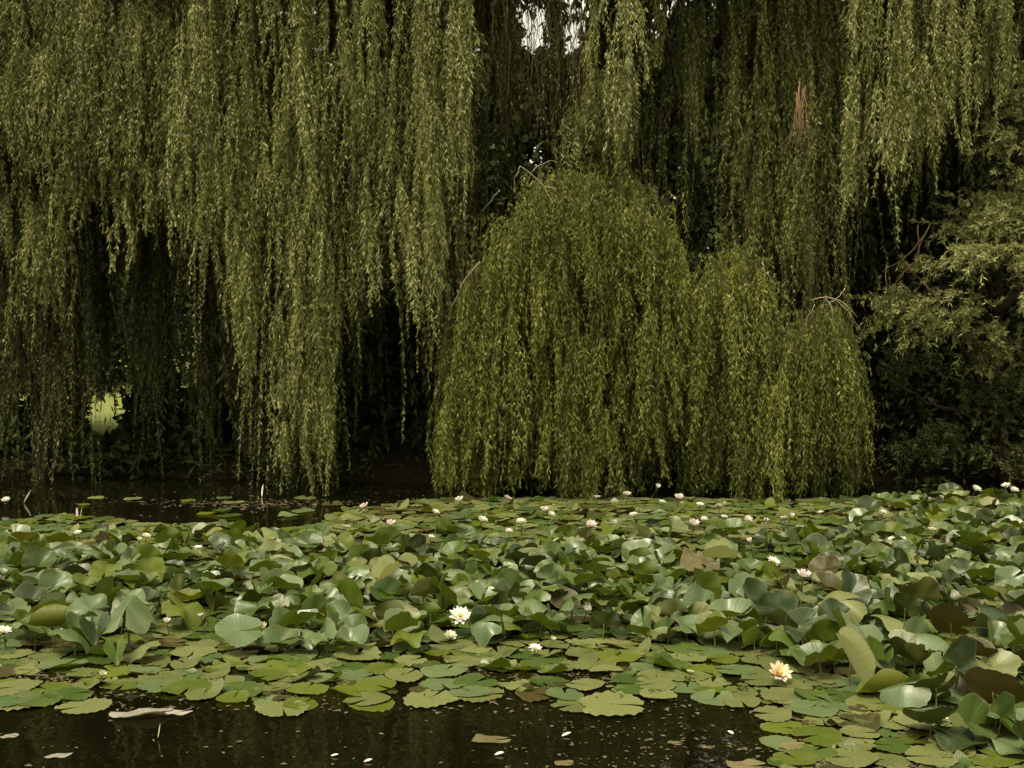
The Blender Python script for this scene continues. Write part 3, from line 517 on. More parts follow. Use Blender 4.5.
# ================================================================== WATER LILIES
def lily_mat(name, top, top2, under, rough=0.36, spec=0.5, transl=0.22, vein=0.5):
    m, nt, out = mat(name); L = nt.links.new
    oi = N(nt, 'ShaderNodeObjectInfo'); ra = N(nt, 'ShaderNodeAttribute', _attribute_name='rnd'); an = N(nt, 'ShaderNodeAttribute', _attribute_name='ang'); rd = N(nt, 'ShaderNodeAttribute', _attribute_name='rad')
    s1 = N(nt, 'ShaderNodeMath', _operation='ADD'); L(oi.outputs['Random'], s1.inputs[0]); L(ra.outputs['Fac'], s1.inputs[1])
    s2 = N(nt, 'ShaderNodeMath', _operation='FRACT'); L(s1.outputs[0], s2.inputs[0])
    geo = N(nt, 'ShaderNodeNewGeometry')
    no = N(nt, 'ShaderNodeTexNoise', Scale=9.0, Detail=6.0); L(geo.outputs['Position'], no.inputs['Vector'])
    mx = N(nt, 'ShaderNodeMixRGB'); mx.inputs[1].default_value = (*top, 1); mx.inputs[2].default_value = (*top2, 1); L(s2.outputs[0], mx.inputs[0])
    # radial veins: paler lines fanning from the stalk
    mm = N(nt, 'ShaderNodeMath', _operation='MULTIPLY'); mm.inputs[1].default_value = 11.0; L(an.outputs['Fac'], mm.inputs[0])
    cs = N(nt, 'ShaderNodeMath', _operation='COSINE'); L(mm.outputs[0], cs.inputs[0]); ab = N(nt, 'ShaderNodeMath', _operation='ABSOLUTE'); L(cs.outputs[0], ab.inputs[0])
    pw = N(nt, 'ShaderNodeMath', _operation='POWER'); pw.inputs[1].default_value = 22.0; L(ab.outputs[0], pw.inputs[0])
    vf = N(nt, 'ShaderNodeMath', _operation='MULTIPLY'); vf.inputs[1].default_value = vein * 0.34; L(pw.outputs[0], vf.inputs[0])
    mv = N(nt, 'ShaderNodeMixRGB'); mv.inputs[2].default_value = (*[min(1, c * 1.9 + 0.02) for c in top2], 1); L(vf.outputs[0], mv.inputs[0]); L(mx.outputs[0], mv.inputs[1])
    # mottling and browned, nibbled rim
    bl = ramp(nt, [(0.56, (0, 0, 0)), (0.72, (1, 1, 1))], no.outputs['Fac']); bm = N(nt, 'ShaderNodeMath', _operation='MULTIPLY'); bm.inputs[1].default_value = 0.38; L(bl.outputs[0], bm.inputs[0])
    mb_ = N(nt, 'ShaderNodeMixRGB'); mb_.inputs[2].default_value = (0.16, 0.13, 0.05, 1); L(bm.outputs[0], mb_.inputs[0]); L(mv.outputs[0], mb_.inputs[1])
    rm = ramp(nt, [(0.93, (0, 0, 0)), (1.0, (1, 1, 1))], rd.outputs['Fac']); rr = N(nt, 'ShaderNodeMath', _operation='MULTIPLY'); rr.inputs[1].default_value = 0.5; L(rm.outputs[0], rr.inputs[0])
    mr_ = N(nt, 'ShaderNodeMixRGB'); mr_.inputs[2].default_value = (0.15, 0.14, 0.06, 1); L(rr.outputs[0], mr_.inputs[0]); L(mb_.outputs[0], mr_.inputs[1])
    un = N(nt, 'ShaderNodeMixRGB'); un.inputs[1].default_value = (*under, 1); un.inputs[2].default_value = (under[0] * 1.2, under[1] * 1.1, under[2] * 1.1, 1); L(pw.outputs[0], un.inputs[0])
    fin = N(nt, 'ShaderNodeMixRGB'); L(geo.outputs['Backfacing'], fin.inputs[0]); L(mr_.outputs[0], fin.inputs[1]); L(un.outputs[0], fin.inputs[2])
    p = N(nt, 'ShaderNodeBsdfPrincipled', Roughness=rough); p.inputs['Specular IOR Level'].default_value = spec; L(fin.outputs[0], p.inputs['Base Color'])
    ad = N(nt, 'ShaderNodeMath', _operation='MULTIPLY_ADD'); ad.inputs[1].default_value = -0.22; L(pw.outputs[0], ad.inputs[0]); L(no.outputs['Fac'], ad.inputs[2])
    b = N(nt, 'ShaderNodeBump', Strength=0.35, Distance=0.008); L(ad.outputs[0], b.inputs['Height']); L(b.outputs[0], p.inputs['Normal'])
    t = N(nt, 'ShaderNodeBsdfTranslucent'); t.inputs[0].default_value = (under[0] * 1.6, under[1] * 1.5, under[2] * 0.8, 1)
    ms = N(nt, 'ShaderNodeMixShader'); ms.inputs[0].default_value = transl; L(p.outputs[0], ms.inputs[1]); L(t.outputs[0], ms.inputs[2]); L(ms.outputs[0], out.inputs[0])
    return m
LM = {
 'grey-green': lily_mat('lily_grey_green', (0.056, 0.088, 0.030), (0.105, 0.138, 0.058), (0.062, 0.092, 0.006), 0.36, 0.6),
 'mid-green': lily_mat('lily_mid_green', (0.028, 0.052, 0.007), (0.060, 0.092, 0.015), (0.052, 0.076, 0.004), 0.42, 0.45),
 'dark green': lily_mat('lily_dark_green', (0.013, 0.025, 0.005), (0.028, 0.044, 0.011), (0.027, 0.036, 0.004), 0.42, 0.45, 0.15),
 'yellow-green': lily_mat('lily_yellow_green', (0.060, 0.084, 0.006), (0.096, 0.118, 0.012), (0.078, 0.090, 0.005), 0.5, 0.35, 0.3),
 'rust-brown': lily_mat('lily_rust_brown', (0.030, 0.030, 0.006), (0.046, 0.034, 0.008), (0.038, 0.030, 0.005), 0.5, 0.3, 0.2),
 'olive': lily_mat('lily_olive', (0.062, 0.074, 0.019), (0.122, 0.130, 0.044), (0.05, 0.058, 0.009), 0.45, 0.45, 0.1),
 'pale': lily_mat('lily_pale', (0.20, 0.215, 0.085), (0.25, 0.26, 0.115), (0.26, 0.28, 0.12), 0.55, 0.3, 0.2, 0.35),
 'wilted': lily_mat('lily_wilted', (0.075, 0.062, 0.026), (0.105, 0.086, 0.038), (0.09, 0.07, 0.026), 0.7, 0.2, 0.1, 0.6),
}
STALK = plain_mat('lily_stalk', (0.06, 0.038, 0.014), (0.09, 0.08, 0.025), 10, 0.5, 0.4)
def blade(seed, R=1.0, cup=0.0, fold=0.0, wave=0.03, scal=0.02, notch=0.16, curl=0.0, rings=6, seg=40, roll=0.0):
    """one round lily blade with its slit, unit radius; returns V, faces, ang, rad"""
    g = np.random.default_rng(seed)
    th = np.linspace(notch, 2 * math.pi - notch, seg + 1); rr = np.array([0.03, 0.22, 0.42, 0.62, 0.8, 0.93, 1.0]) if rings >= 6 else np.array([0.04, 0.4, 0.75, 1.0])
    p1, p2, p3, p4 = g.uniform(0, 6.28, 4)
    edge_ = 1 + 0.07 * np.sin(2 * th + p1) + 0.045 * np.sin(3 * th + p2) + 0.03 * np.sin(5 * th + p4) + scal * np.abs(np.sin(9 * th + p3)) - 0.012 + 0.02 * scal * 30 * np.sin(23 * th + p4) * scal
    edge_ *= 1 - 0.10 * np.exp(-((th - notch) / 0.16) ** 2) - 0.10 * np.exp(-((2 * math.pi - notch - th) / 0.16) ** 2)
    for _ in range(int(g.integers(0, 4))):      # nibbled bites and tears in the rim
        b0 = g.uniform(0.4, 5.9); edge_ = edge_ * (1 - g.uniform(0.05, 0.22) * np.exp(-((th - b0) / g.uniform(0.05, 0.13)) ** 2))
    edge_ = edge_ + g.normal(0, 0.010, len(th))
    r = rr[:, None] * edge_[None]; t = np.broadcast_to(th[None], r.shape)
    x = r * np.cos(t); y = r * np.sin(t)
    z = cup * r ** 1.6 + wave * r ** 2 * (np.sin(3 * t + p1) + 0.7 * np.sin(5 * t + p2)) + 0.45 * scal * r ** 6 * np.sin(18 * t + 2 * p3) + 0.008 * np.sin(8 * x + p3) * np.sin(7 * y + p4) + 0.42 * wave * np.sin(3.1 * x + p2 + 2.2 * y) * np.sin(2.7 * y + p1) + 0.25 * wave * np.sin(6.3 * x - 2 * y + p4)
    z = z + curl * np.clip(np.cos(t - p4), 0, 1) ** 3 * r ** 3
    if fold:        # fold along the slit axis: wings rise
        a = fold; yy = np.abs(y); z = z + yy * math.sin(a) + 0.0; y = np.sign(y) * (np.where(yy < 0.06, yy, 0.06 + (yy - 0.06) * math.cos(a)))
    if roll:        # roll into a tube
        k = roll; rad_ = 1 / k; z2 = rad_ * (1 - np.cos(y * k)) + z * np.cos(y * k) * 0.4; y = rad_ * np.sin(y * k); z = z2
    V = np.stack([x, y, z], -1).reshape(-1, 3) * R
    a, b = r.shape; I = np.arange(a * b).reshape(a, b); Fq = np.stack([I[:-1, :-1], I[1:, :-1], I[1:, 1:], I[:-1, 1:]], -1).reshape(-1, 4)
    return V, Fq, t.ravel().copy(), np.broadcast_to(rr[:, None], r.shape).ravel().copy()
def rotx(V, a): c, s = math.cos(a), math.sin(a); return V @ np.array([[1, 0, 0], [0, c, -s], [0, s, c]]).T
def rotz(V, a): c, s = math.cos(a), math.sin(a); return V @ np.array([[c, -s, 0], [s, c, 0], [0, 0, 1]]).T
def make_variant(seed, tilt, spin, h, **k):
    V, Fq, an, rd = blade(seed, **k); V = rotz(V, spin); V = rotx(V, tilt)
    V[:, 2] += max(h, -V[:, 2].min() + 0.03) if h > 0 else 0
    return V, Fq, an, rd
forms = []   # (form word, params)
g = np.random.default_rng(5)
def rv(a, b): return float(g.uniform(a, b))
for i in range(7): forms.append(('cupped', make_variant(10 + i, rv(0.15, 0.7), rv(0, 6.28), rv(0.5, 1.2), cup=rv(0.3, 0.6), wave=rv(0.08, 0.15), scal=0.02, curl=rv(0, 0.3), fold=rv(0, 0.3))))
for i in range(8): forms.append(('tilted', make_variant(30 + i, rv(0.4, 0.95), rv(0, 6.28), rv(0.4, 1.3), cup=rv(-0.1, 0.25), wave=rv(0.08, 0.15), scal=0.02, fold=rv(0.1, 0.5))))
for i in range(4): forms.append(('upright', make_variant(50 + i, rv(1.0, 1.4), rv(0, 6.28), rv(0.9, 1.3), cup=rv(0.05, 0.4), wave=rv(0.08, 0.16), scal=0.02, curl=rv(-0.3, 0.3), fold=rv(0.1, 0.5))))
for i in range(10): forms.append(('folded', make_variant(70 + i, rv(0.0, 0.8), rv(-0.6, 0.6) + 1.57 * (i % 2), rv(0.4, 1.2), cup=0.0, wave=rv(0.06, 0.13), scal=0.02, fold=rv(0.55, 1.25))))
for i in range(8): forms.append(('wavy', make_variant(90 + i, rv(0.05, 0.4), rv(0, 6.28), rv(0.3, 1.0), cup=rv(-0.1, 0.12), wave=rv(0.14, 0.22), scal=0.025, curl=rv(-0.35, 0.4), fold=rv(-0.2, 0.3))))
for i in range(5): forms.append(('drooping', make_variant(110 + i, rv(0.1, 0.6), rv(0, 6.28), rv(0.7, 1.2), cup=rv(-0.5, -0.25), wave=rv(0.08, 0.14), scal=0.02, fold=rv(-0.5, 0))))
floats = []
for i in range(9): floats.append(('flat', blade(200 + i, cup=0.0, wave=rv(0.010, 0.028), scal=0.035, curl=rv(0, 0.02), notch=rv(0.05, 0.22))))
for i in range(3): floats.append(('curled-edge', blade(220 + i, cup=0.02, wave=0.02, scal=0.04, curl=rv(0.25, 0.5), notch=rv(0.1, 0.3))))
for f, (V, *_r) in floats: V[:, 2] -= V[:, 2].min() - 0.02
BM = {}
def blade_mesh(i, fl):
    k = (i, fl)
    if k not in BM:
        V, Fq, an, rd = (floats if fl else forms)[i][1]
        BM[k] = mesh_np('pad' if fl else 'blade', V, Fq, None, np.zeros(len(V)), True, {'ang': an, 'rad': rd}); BM[k].materials.append(LM['olive'])
    return BM[k]
SM = {}
def stalk_mesh(i):
    if i not in SM:
        V = forms[i][1][0]; c = V[:41].mean(0)
        pth = smooth_path([(0.12 * math.cos(i), 0.12 * math.sin(i) + 0.1, -0.35), (0.05, 0.08, 0.3 * c[2]), (c[0] * 0.9, c[1] * 0.9, c[2] * 0.75), c - [0, 0, 0.015]], 8); v, f = tube(pth, np.linspace(0.045, 0.035, 8), 5)
        SM[i] = mesh_np('stalk', v, f, STALK)
    return SM[i]
def setmat(o, m): o.material_slots[0].link = 'OBJECT'; o.material_slots[0].material = m

# landmarks (px, py) -> short phrase used in labels
LMK = [((779, 674), 'yellow-centred cream blossom'), ((848, 675), 'tall folded pale leaf'), ((460, 617), 'spiky wide-open white blossom'), ((535, 649), 'lone daisy-like white blossom'),
       ((803, 578), 'plump pinkish blossom'), ((235, 621), 'white blossom on a pale stalk'), ((695, 572), 'wilted brown leaf'), ((385, 583), 'yellow folded leaf'), ((145, 715), 'grey dead leaf'),
       ((587, 610), 'tiny half-open white flower'), ((125, 635), 'drooping two-lobed leaf'), ((3, 632), 'white blossom cut by the frame'), ((950, 627), 'big rust-brown leaf'), ((930, 703), 'cupped leaf on bare stalks'),
       ((612, 707), 'broadest scalloped pad'), ((102, 677), 'pale upright bud'), ((376, 617), 'small crumpled white flower'), ((391, 525), 'pink blossom by the open water'), ((773, 562), 'flat white blossom'), ((887, 689), 'rolled pale-rimmed leaf')]
LXY = np.array([p for p, _ in LMK], float)
used = {}
ORD = ['', 'second ', 'third ', 'fourth ', 'fifth ', 'sixth ', 'seventh ', 'eighth ', 'ninth ', 'tenth ']
def describe(base, px, py):
    d = (LXY[:, 0] - px) ** 2 + ((LXY[:, 1] - py) * 1.8) ** 2; o = np.argsort(d); a = o[0]
    dx, dy = px - LXY[a, 0], (py - LXY[a, 1]) * 1.8
    if abs(dy) > abs(dx) * 0.8: rel = 'in front of' if dy > 0 else 'behind'
    else: rel = 'beside'
    return base, rel, LMK[a][1], math.sqrt(d[a]), LMK[o[1]][1]
raised_low = poly([(-200, 650), (0, 650), (60, 656), (130, 668), (180, 652), (300, 656), (400, 652), (480, 652), (500, 644), (600, 642), (700, 652), (780, 655), (830, 690), (880, 695), (920, 738), (1000, 760), (1200, 800)])
float_low = poly([(-200, 700), (0, 702), (100, 708), (112, 692), (180, 692), (200, 697), (255, 707), (300, 710), (330, 693), (360, 702), (460, 702), (480, 690), (520, 690), (545, 703), (600, 711), (640, 706), (670, 694), (720, 703), (765, 706), (774, 735), (778, 800), (1300, 900)])
raised_far = poly([(-200, 550), (0, 550), (100, 545), (200, 540), (330, 534), (400, 532), (440, 520), (520, 516), (640, 525), (800, 524), (850, 512), (880, 504), (900, 500), (1200, 496)])
float_far = poly([(-200, 524), (0, 524), (60, 514), (165, 527), (260, 536), (330, 524), (340, 510), (430, 500), (450, 499), (850, 500), (1200, 492)])
holes = [(38, 682, 46, 9), (495, 678, 55, 6), (135, 690, 24, 4), (570, 676, 20, 4)]
special = [  # px, py(base on water), radius m, form, rot z, material, short label, zscale
 (848, 684), (385, 592), (695, 583), (125, 650), (950, 640), (990, 705), (930, 722), (887, 696), (50, 634), (612, 706), (430, 700), (85, 707), (238, 640)]
def rejection(px, py): 
    return any(((px - x) / rx) ** 2 + ((py - y) / ry) ** 2 < 1 for x, y, rx, ry in holes)
FL = [(779, 674, 25, 'wide', 'cream', 0.07, 'large cream blossom with a golden centre beside the tall folded pale leaf'), (460, 617, 23, 'open', 'white', 0.14, 'spiky wide-open white blossom in the middle of the bed'),
 (450, 637, 14, 'half', 'white', 0.05, 'smaller white blossom just in front of the spiky wide-open one'), (535, 649, 14, 'open', 'white', 0.06, 'lone daisy-like white blossom between flat pads ahead of the bed'),
 (803, 578, 17, 'cup', 'pink', 0.16, 'plump pinkish cup-shaped blossom among dark rust leaves'), (235, 621, 14, 'half', 'white', 0.14, 'white blossom at the end of a pale slanting stalk'),
 (201, 618, 7, 'bud', 'white', 0.12, 'tiny white flower beside the blossom on a pale slanting stalk'), (3, 632, 17, 'open', 'white', 0.13, 'white blossom cut by the frame edge'),
 (101, 677, 9, 'bud', 'bud', 0.06, 'pale upright bud among the front floating pads'), (376, 617, 11, 'half', 'white', 0.1, 'small crumpled white flower below the yellow folded leaf'),
 (587, 610, 10, 'cup', 'white', 0.12, 'tiny half-open white flower alone between green leaves'), (262, 628, 9, 'bud', 'bud', 0.14, 'greenish bud half hidden in leaves near the blossom on a pale stalk'),
 (167, 624, 9, 'bud', 'white', 0.1, 'pale bud beside the drooping two-lobed leaf'), (391, 525, 10, 'cup', 'pink', 0.10, 'pink cup-shaped blossom by the open dark water'),
 (365, 508, 10, 'cup', 'pink', 0.08, 'pinkish blossom floating alone out in the dark water'), (435, 513, 9, 'half', 'white', 0.05, 'white blossom at the pad edge where dark water begins'),
 (460, 501, 9, 'cup', 'white', 0.07, 'first white blossom under the edge of the mounded willow'), (507, 500, 9, 'cup', 'pink', 0.08, 'blush white blossom under the first willow hump'),
 (482, 521, 11, 'half', 'white', 0.05, 'white blossom on flat pads below the first willow hump'), (509, 532, 8, 'half', 'white', 0.12, 'white blossom in leaves just inside the far edge of the bed'),
 (431, 538, 8, 'half', 'white', 0.13, 'pale yellowish white blossom behind grey-green leaves'), (346, 527, 9, 'open', 'white', 0.10, 'low white blossom at the rim of the open water'),
 (544, 511, 9, 'cup', 'pink', 0.08, 'pinkish blossom paired with a white one below the middle of the willow mound'), (551, 515, 8, 'half', 'white', 0.06, 'white blossom paired with a pinkish one below the middle of the willow mound'),
 (521, 523, 11, 'half', 'white', 0.1, 'large white blossom standing above dark leaves near the far edge'), (591, 526, 12, 'half', 'pink', 0.08, 'broad pink white blossom beside brown floating leaves'),
 (597, 498, 8, 'half', 'white', 0.06, 'white blossom beside the tiny green tuft at the waterline'), (611, 489, 7, 'cup', 'pink', 0.08, 'small blossom right in front of the tiny green tuft'),
 (627, 496, 9, 'cup', 'pink', 0.08, 'pink blossom just past the tiny green tuft'), (634, 516, 10, 'half', 'white', 0.06, 'cream white blossom on a round pad behind the wilted brown leaf'),
 (657, 488, 6, 'bud', 'white', 0.12, 'tiny white blossom raised against the willow curtain'), (662, 503, 8, 'half', 'white', 0.05, 'flat white blossom between two pink ones near the willow'),
 (679, 499, 10, 'cup', 'pink', 0.1, 'pink tulip-shaped blossom below the gap between willow humps'), (700, 505, 8, 'open', 'white', 0.04, 'flat white blossom next to the pink tulip-shaped one'),
 (719, 508, 10, 'half', 'pink', 0.08, 'blush blossom below the second willow hump'), (694, 525, 11, 'cup', 'pink', 0.1, 'deep pink white blossom with dark red leaves round it'),
 (704, 520, 8, 'half', 'white', 0.12, 'white blossom touching the deep pink white one'), (724, 518, 8, 'half', 'white', 0.06, 'white blossom on yellow-green pads below the second willow hump'),
 (748, 520, 9, 'half', 'white', 0.06, 'bright white blossom on a yellow-green pad'), (766, 523, 7, 'bud', 'pink', 0.1, 'slim pinkish bud standing between flat pads'),
 (784, 519, 9, 'half', 'white', 0.08, 'white blossom with a small bud at its side below the third willow hump'), (791, 517, 6, 'bud', 'white', 0.1, 'small bud beside a white blossom below the third willow hump'),
 (750, 542, 7, 'bud', 'pink', 0.12, 'small pinkish bud over dark leaves'), (773, 562, 14, 'open', 'white', 0.12, 'flat wide white blossom lying on a grey leaf'),
 (883, 513, 7, 'half', 'white', 0.12, 'small white blossom in tall leaves below the bush'), (821, 513, 6, 'half', 'white', 0.1, 'tiny white blossom near the low rounded shrub'),
 (932, 531, 10, 'half', 'bud', 0.2, 'pale greenish white blossom among raised leaves below the bush'), (552, 641, 7, 'bud', 'bud', 0.08, 'yellowish bud beside the daisy-like blossom'),
 (690, 673, 9, 'half', 'bud', 0.05, 'pale yellow half-open flower on flat front pads'), (78, 534, 9, 'half', 'white', 0.1, 'white blossom near the far water edge beyond the two-lobed leaf'),
 (146, 537, 9, 'half', 'white', 0.1, 'white blossom lying against the rim of far floating pads'), (139, 541, 6, 'bud', 'white', 0.08, 'small white flower touching the blossom on the far pads'),
 (198, 548, 9, 'open', 'white', 0.1, 'flat white blossom above green leaves near the dark water'), (6, 501, 9, 'half', 'white', 0.05, 'white blossom out in the dark water by the frame edge'),
 (976, 490, 10, 'half', 'white', 0.12, 'blossom shape standing in for a water glint at the foot of the feathery bush'), (1006, 486, 9, 'open', 'white', 0.16, 'open blossom shape standing in for a water glint beneath the feathery bush'), (1014, 491, 9, 'half', 'white', 0.1, 'blossom shape standing in for a water glint at the pond corner under the bush'),  # white blossoms added in place of bright water glints under the bush
 (968, 641, 8, 'half', 'bud', 0.12, 'pale crumpled flower in front of the big rust-brown leaf')]
FLXY = [(f[0], f[1]) for f in FL]
# ---- dart throwing on the water
def throw(n, dmin, lowf, farf, seed, y0=494, y1=800):
    g = np.random.default_rng(seed); cell = dmin; grid = {}; out_ = []
    for _ in range(n):
        # uniform on the water plane
        Y = g.uniform(5.0, 14.4); X = g.uniform(-0.50, 0.50) * Y * 1.06
        u, v = proj(np.array([[X, Y, 0.0]])); px, py = float(u[0]), float(v[0])
        if not (farf(px) < py < lowf(px)) or px < -40 or px > 1064 or py > 800: continue
        if rejection(px, py) and g.random() < 0.95: continue
        ci, cj = int(X // cell), int(Y // cell); ok = True
        for a in (-1, 0, 1):
            for b_ in (-1, 0, 1):
                for (qx, qy) in grid.get((ci + a, cj + b_), ()):
                    if (qx - X) ** 2 + (qy - Y) ** 2 < dmin * dmin: ok = False
        if ok: grid.setdefault((ci, cj), []).append((X, Y)); out_.append((X, Y, px, py))
    return out_
R_pts = throw(90000, 0.12, raised_low, raised_far, 3); F_pts = throw(60000, 0.15, float_low, float_far, 4)
R_pts = [p for p in R_pts if rng.random() < (0.93 if p[3] > raised_far(p[2]) + 10 else 0.7)]
gz = np.random.default_rng(31)
for _ in range(17):
    px_, py_ = gz.uniform(-20, 340), gz.uniform(497, 526); q_ = on_water(px_, py_)
    if px_ < 60 and py_ < 506: continue
    F_pts.append((q_[0], q_[1], px_, py_))
# a thin strip at the far edge and the front half-submerged zone carry only floating pads
def front(p): return -p[3] + (2000 if (p[2] < -10 or p[2] > 1034 or p[3] > 775) else 0)
fl0 = [(q[0], q[1]) for q in FLXY]
R_pts = [p for p in R_pts if not any(abs(p[2] - a) < 13 * (7.5 / p[1]) + 3 and -4 < p[3] - b < (150 * 1.6 / p[1]) for a, b in fl0)]
R_pts.sort(key=front); F_pts.sort(key=front)
# floating pads under the dense raised bed hardly show: those in the open come first
def openness(p):
    m = raised_low(p[2]); f = raised_far(p[2])
    inside = (f + 4 < p[3] < m - 6); return (2000 if inside else 0) + front(p)
F_pts.sort(key=openness)
NR, NF = 286, 285
def pick_col(px, py, g):
    a = g.random()
    right = np.clip((px - 700) / 250, 0, 1) * np.clip((py - 520) / 60, 0, 1)
    w = {'grey-green': 0.42, 'mid-green': 0.26, 'dark green': 0.22 + 0.30 * right, 'yellow-green': 0.13 * (1 - right), 'rust-brown': 0.02 + 0.10 * right * (g.random() < 0.8), 'olive': 0.12}
    if py < 525: w = {'grey-green': 0.18, 'mid-green': 0.3, 'dark green': 0.12, 'yellow-green': 0.18, 'rust-brown': 0.05, 'olive': 0.22}
    s = sum(w.values()); a *= s
    for k, v in w.items():
        a -= v
        if a < 0: return k
    return 'olive'
pend = []
def stuff_mesh(pts, fl, name, rad, seed, label):
    g = np.random.default_rng(seed); by = {}
    for X, Y, px, py in pts:
        src = floats if fl else forms; i = int(g.integers(len(src))); V, Fq, an, rd = src[i][1]
        if fl: mk = ['olive', 'yellow-green', 'mid-green', 'olive', 'grey-green', 'rust-brown'][int(g.integers(6))] if py > 640 or py < 540 else ['olive', 'mid-green', 'dark green'][int(g.integers(3))]
        else: mk = pick_col(px, py, g)
        s = g.uniform(*rad); V = rotz(V, g.uniform(0, 6.28)) * s * np.array([1, 1, 1.0 if fl else (0.4 if (py < 540 and px < 860) else 0.8)]); V = V + np.array([X, Y, 0.0])
        if fl: V[:, 2] = V[:, 2] + g.uniform(0.001, 0.012)
        d = by.setdefault(mk, [[], [], [], [], [], 0]); d[0].append(V); d[1].append(Fq + d[5]); d[2].append(an); d[3].append(rd); d[4].append(np.full(len(V), g.random())); d[5] += len(V)
    # ONE object, one material slot per leaf colour
    Vs, Fs, A, Rr, Q, mi = [], [], [], [], [], []; off = 0; mats = []
    for k, d in by.items():
        V = np.concatenate(d[0]); Fq = np.concatenate(d[1]); Vs.append(V); Fs.append(Fq + off); off += len(V); A.append(np.concatenate(d[2])); Rr.append(np.concatenate(d[3])); Q.append(np.concatenate(d[4])); mi.append(np.full(len(Fq), len(mats))); mats.append(LM[k])
    me = mesh_np(name, np.concatenate(Vs), np.concatenate(Fs), None, np.concatenate(Q), True, {'ang': np.concatenate(A), 'rad': np.concatenate(Rr)})
    for m in mats: me.materials.append(m)
    me.polygons.foreach_set('material_index', np.concatenate(mi).astype(np.int32))
    return tag(link(name, me), label, kind='stuff')
g = np.random.default_rng(77)
for X, Y, px, py in R_pts[:NR]:
    i = int(g.integers(len(forms))); ck = pick_col(px, py, g); s = g.uniform(0.082, 0.146)
    if any(((px - sx_) / 26) ** 2 + ((py - sy_) / 13) ** 2 < 1 for sx_, sy_ in special): continue
    root = empty('lily_leaf', (X, Y, 0), g.uniform(0, 6.28)); root.scale = (s * g.uniform(0.85, 1.2), s, s * g.uniform(0.6, 1.05))
    bo = link('blade', blade_mesh(i, False), root); setmat(bo, LM[ck]); link('stalk', stalk_mesh(i), root)
    root.scale.z *= 1.1; size = 'large' if s > 0.132 else ('small' if s < 0.105 else 'medium'); pend.append((root, f'{size} {ck} {forms[i][0]} lily leaf', px, py - 10, 'raised lily leaves in the dense bed', 'lily leaf'))
for X, Y, px, py in F_pts[:NF]:
    i = int(g.integers(len(floats))); ck = ['olive', 'olive', 'mid-green', 'yellow-green', 'olive', 'grey-green'][int(g.integers(6))]; s = g.uniform(0.085, 0.142)
    if py > 690 and g.random() < 0.04: ck = 'rust-brown'
    if any(((px - sx_) / 30) ** 2 + ((py - sy_) / 10) ** 2 < 1 for sx_, sy_ in special[9:]): continue
    o = link('lily_pad', blade_mesh(i, True), None, (X, Y, g.uniform(0.001, 0.014))); o.rotation_euler = (g.normal(0, 0.02), g.normal(0, 0.02), g.uniform(0, 6.28)); o.scale = (s, s, s); setmat(o, LM[ck])
    size = 'large' if s > 0.125 else ('small' if s < 0.10 else 'medium'); pend.append((o, f'{size} {ck} {floats[i][0]} floating pad', px, py, 'lily pads floating on the water', 'lily pad'))
stuff_mesh(R_pts[NR:], False, 'distant_lily_leaves', (0.08, 0.145), 21, 'dense mass of small raised lily leaves filling the far part of the bed')
stuff_mesh(F_pts[NF:], True, 'submerged_lily_pads', (0.08, 0.14), 22, 'floating lily pads crowded beneath the raised leaves and along the far edge')
# small scraps and young leaves between the pads
scr = throw(14000, 0.055, float_low, float_far, 9); stuff_mesh(scr[:2600], True, 'lily_leaf_scraps', (0.02, 0.06), 23, 'tiny young pads and torn leaf scraps between the lily pads')

# labels from the distance order round each landmark, so that every one differs
bykey = {}
for row in pend:
    base, rel, lm, dist, lm2 = describe(row[1], row[2], row[3]); bykey.setdefault((base, rel, lm), []).append((dist, lm2, row))
for (base, rel, lm), L_ in bykey.items():
    L_.sort(key=lambda t: t[0])
    for k, (dist, lm2, row) in enumerate(L_):
        tag(row[0], f'{ORD[k]}{base} {rel} the {lm}', row[5], row[4])

# ---- leaves that stand out, each with its own look
def special_leaf(px, py, s, rz, mk, label, form=None, h=None, seed=1, tilt=0.0, spin=0.0, sc=(1, 1, 1), lift=0.0, **k):
    c = on_water(px, py); root = empty('lily_leaf', c, rz); root.scale = (s * sc[0], s * sc[1], s * sc[2])
    V, Fq, an, rd = blade(seed, **k); V = rotz(V, spin); V = rotx(V, tilt); V[:, 2] += -V[:, 2].min() + 0.04 + lift
    me = mesh_np('blade', V, Fq, LM[mk], np.zeros(len(V)), True, {'ang': an, 'rad': rd}); link('blade', me, root)
    cc = V[:41].mean(0); p_ = smooth_path([(0.1, 0.1, -0.3), (0.05, 0.1, cc[2] * 0.4), cc - [0, 0, 0.01]], 8); v, f = tube(p_, np.linspace(0.04, 0.035, 8), 6); link('stalk', mesh_np('stalk', v, f, STALK), root)
    tag(root, label, 'lily leaf', 'raised lily leaves in the dense bed')
special_leaf(850, 690, 0.165, 0.35, 'pale', 'tall pale leaf folded shut and leaning beside the cream blossom', seed=301, fold=1.30, tilt=0.9, spin=1.9, sc=(0.75, 1, 1.15), wave=0.02)
special_leaf(388, 595, 0.14, -0.5, 'pale', 'yellowish folded lily leaf in the middle of the bed', seed=302, fold=1.1, tilt=0.5, spin=1.2, wave=0.04, lift=0.6)  # pale yellowish colour is the leaf's own
special_leaf(700, 583, 0.15, 0.2, 'wilted', 'wilted light brown lily leaf crumpled on its neighbours', seed=303, cup=-0.3, wave=0.2, curl=0.5, tilt=0.3, lift=0.4)
special_leaf(720, 575, 0.15, -0.3, 'pale', 'cream folded leaf tip sticking out beside the wilted brown leaf', seed=313, fold=1.2, tilt=0.3, lift=0.9, wave=0.03)
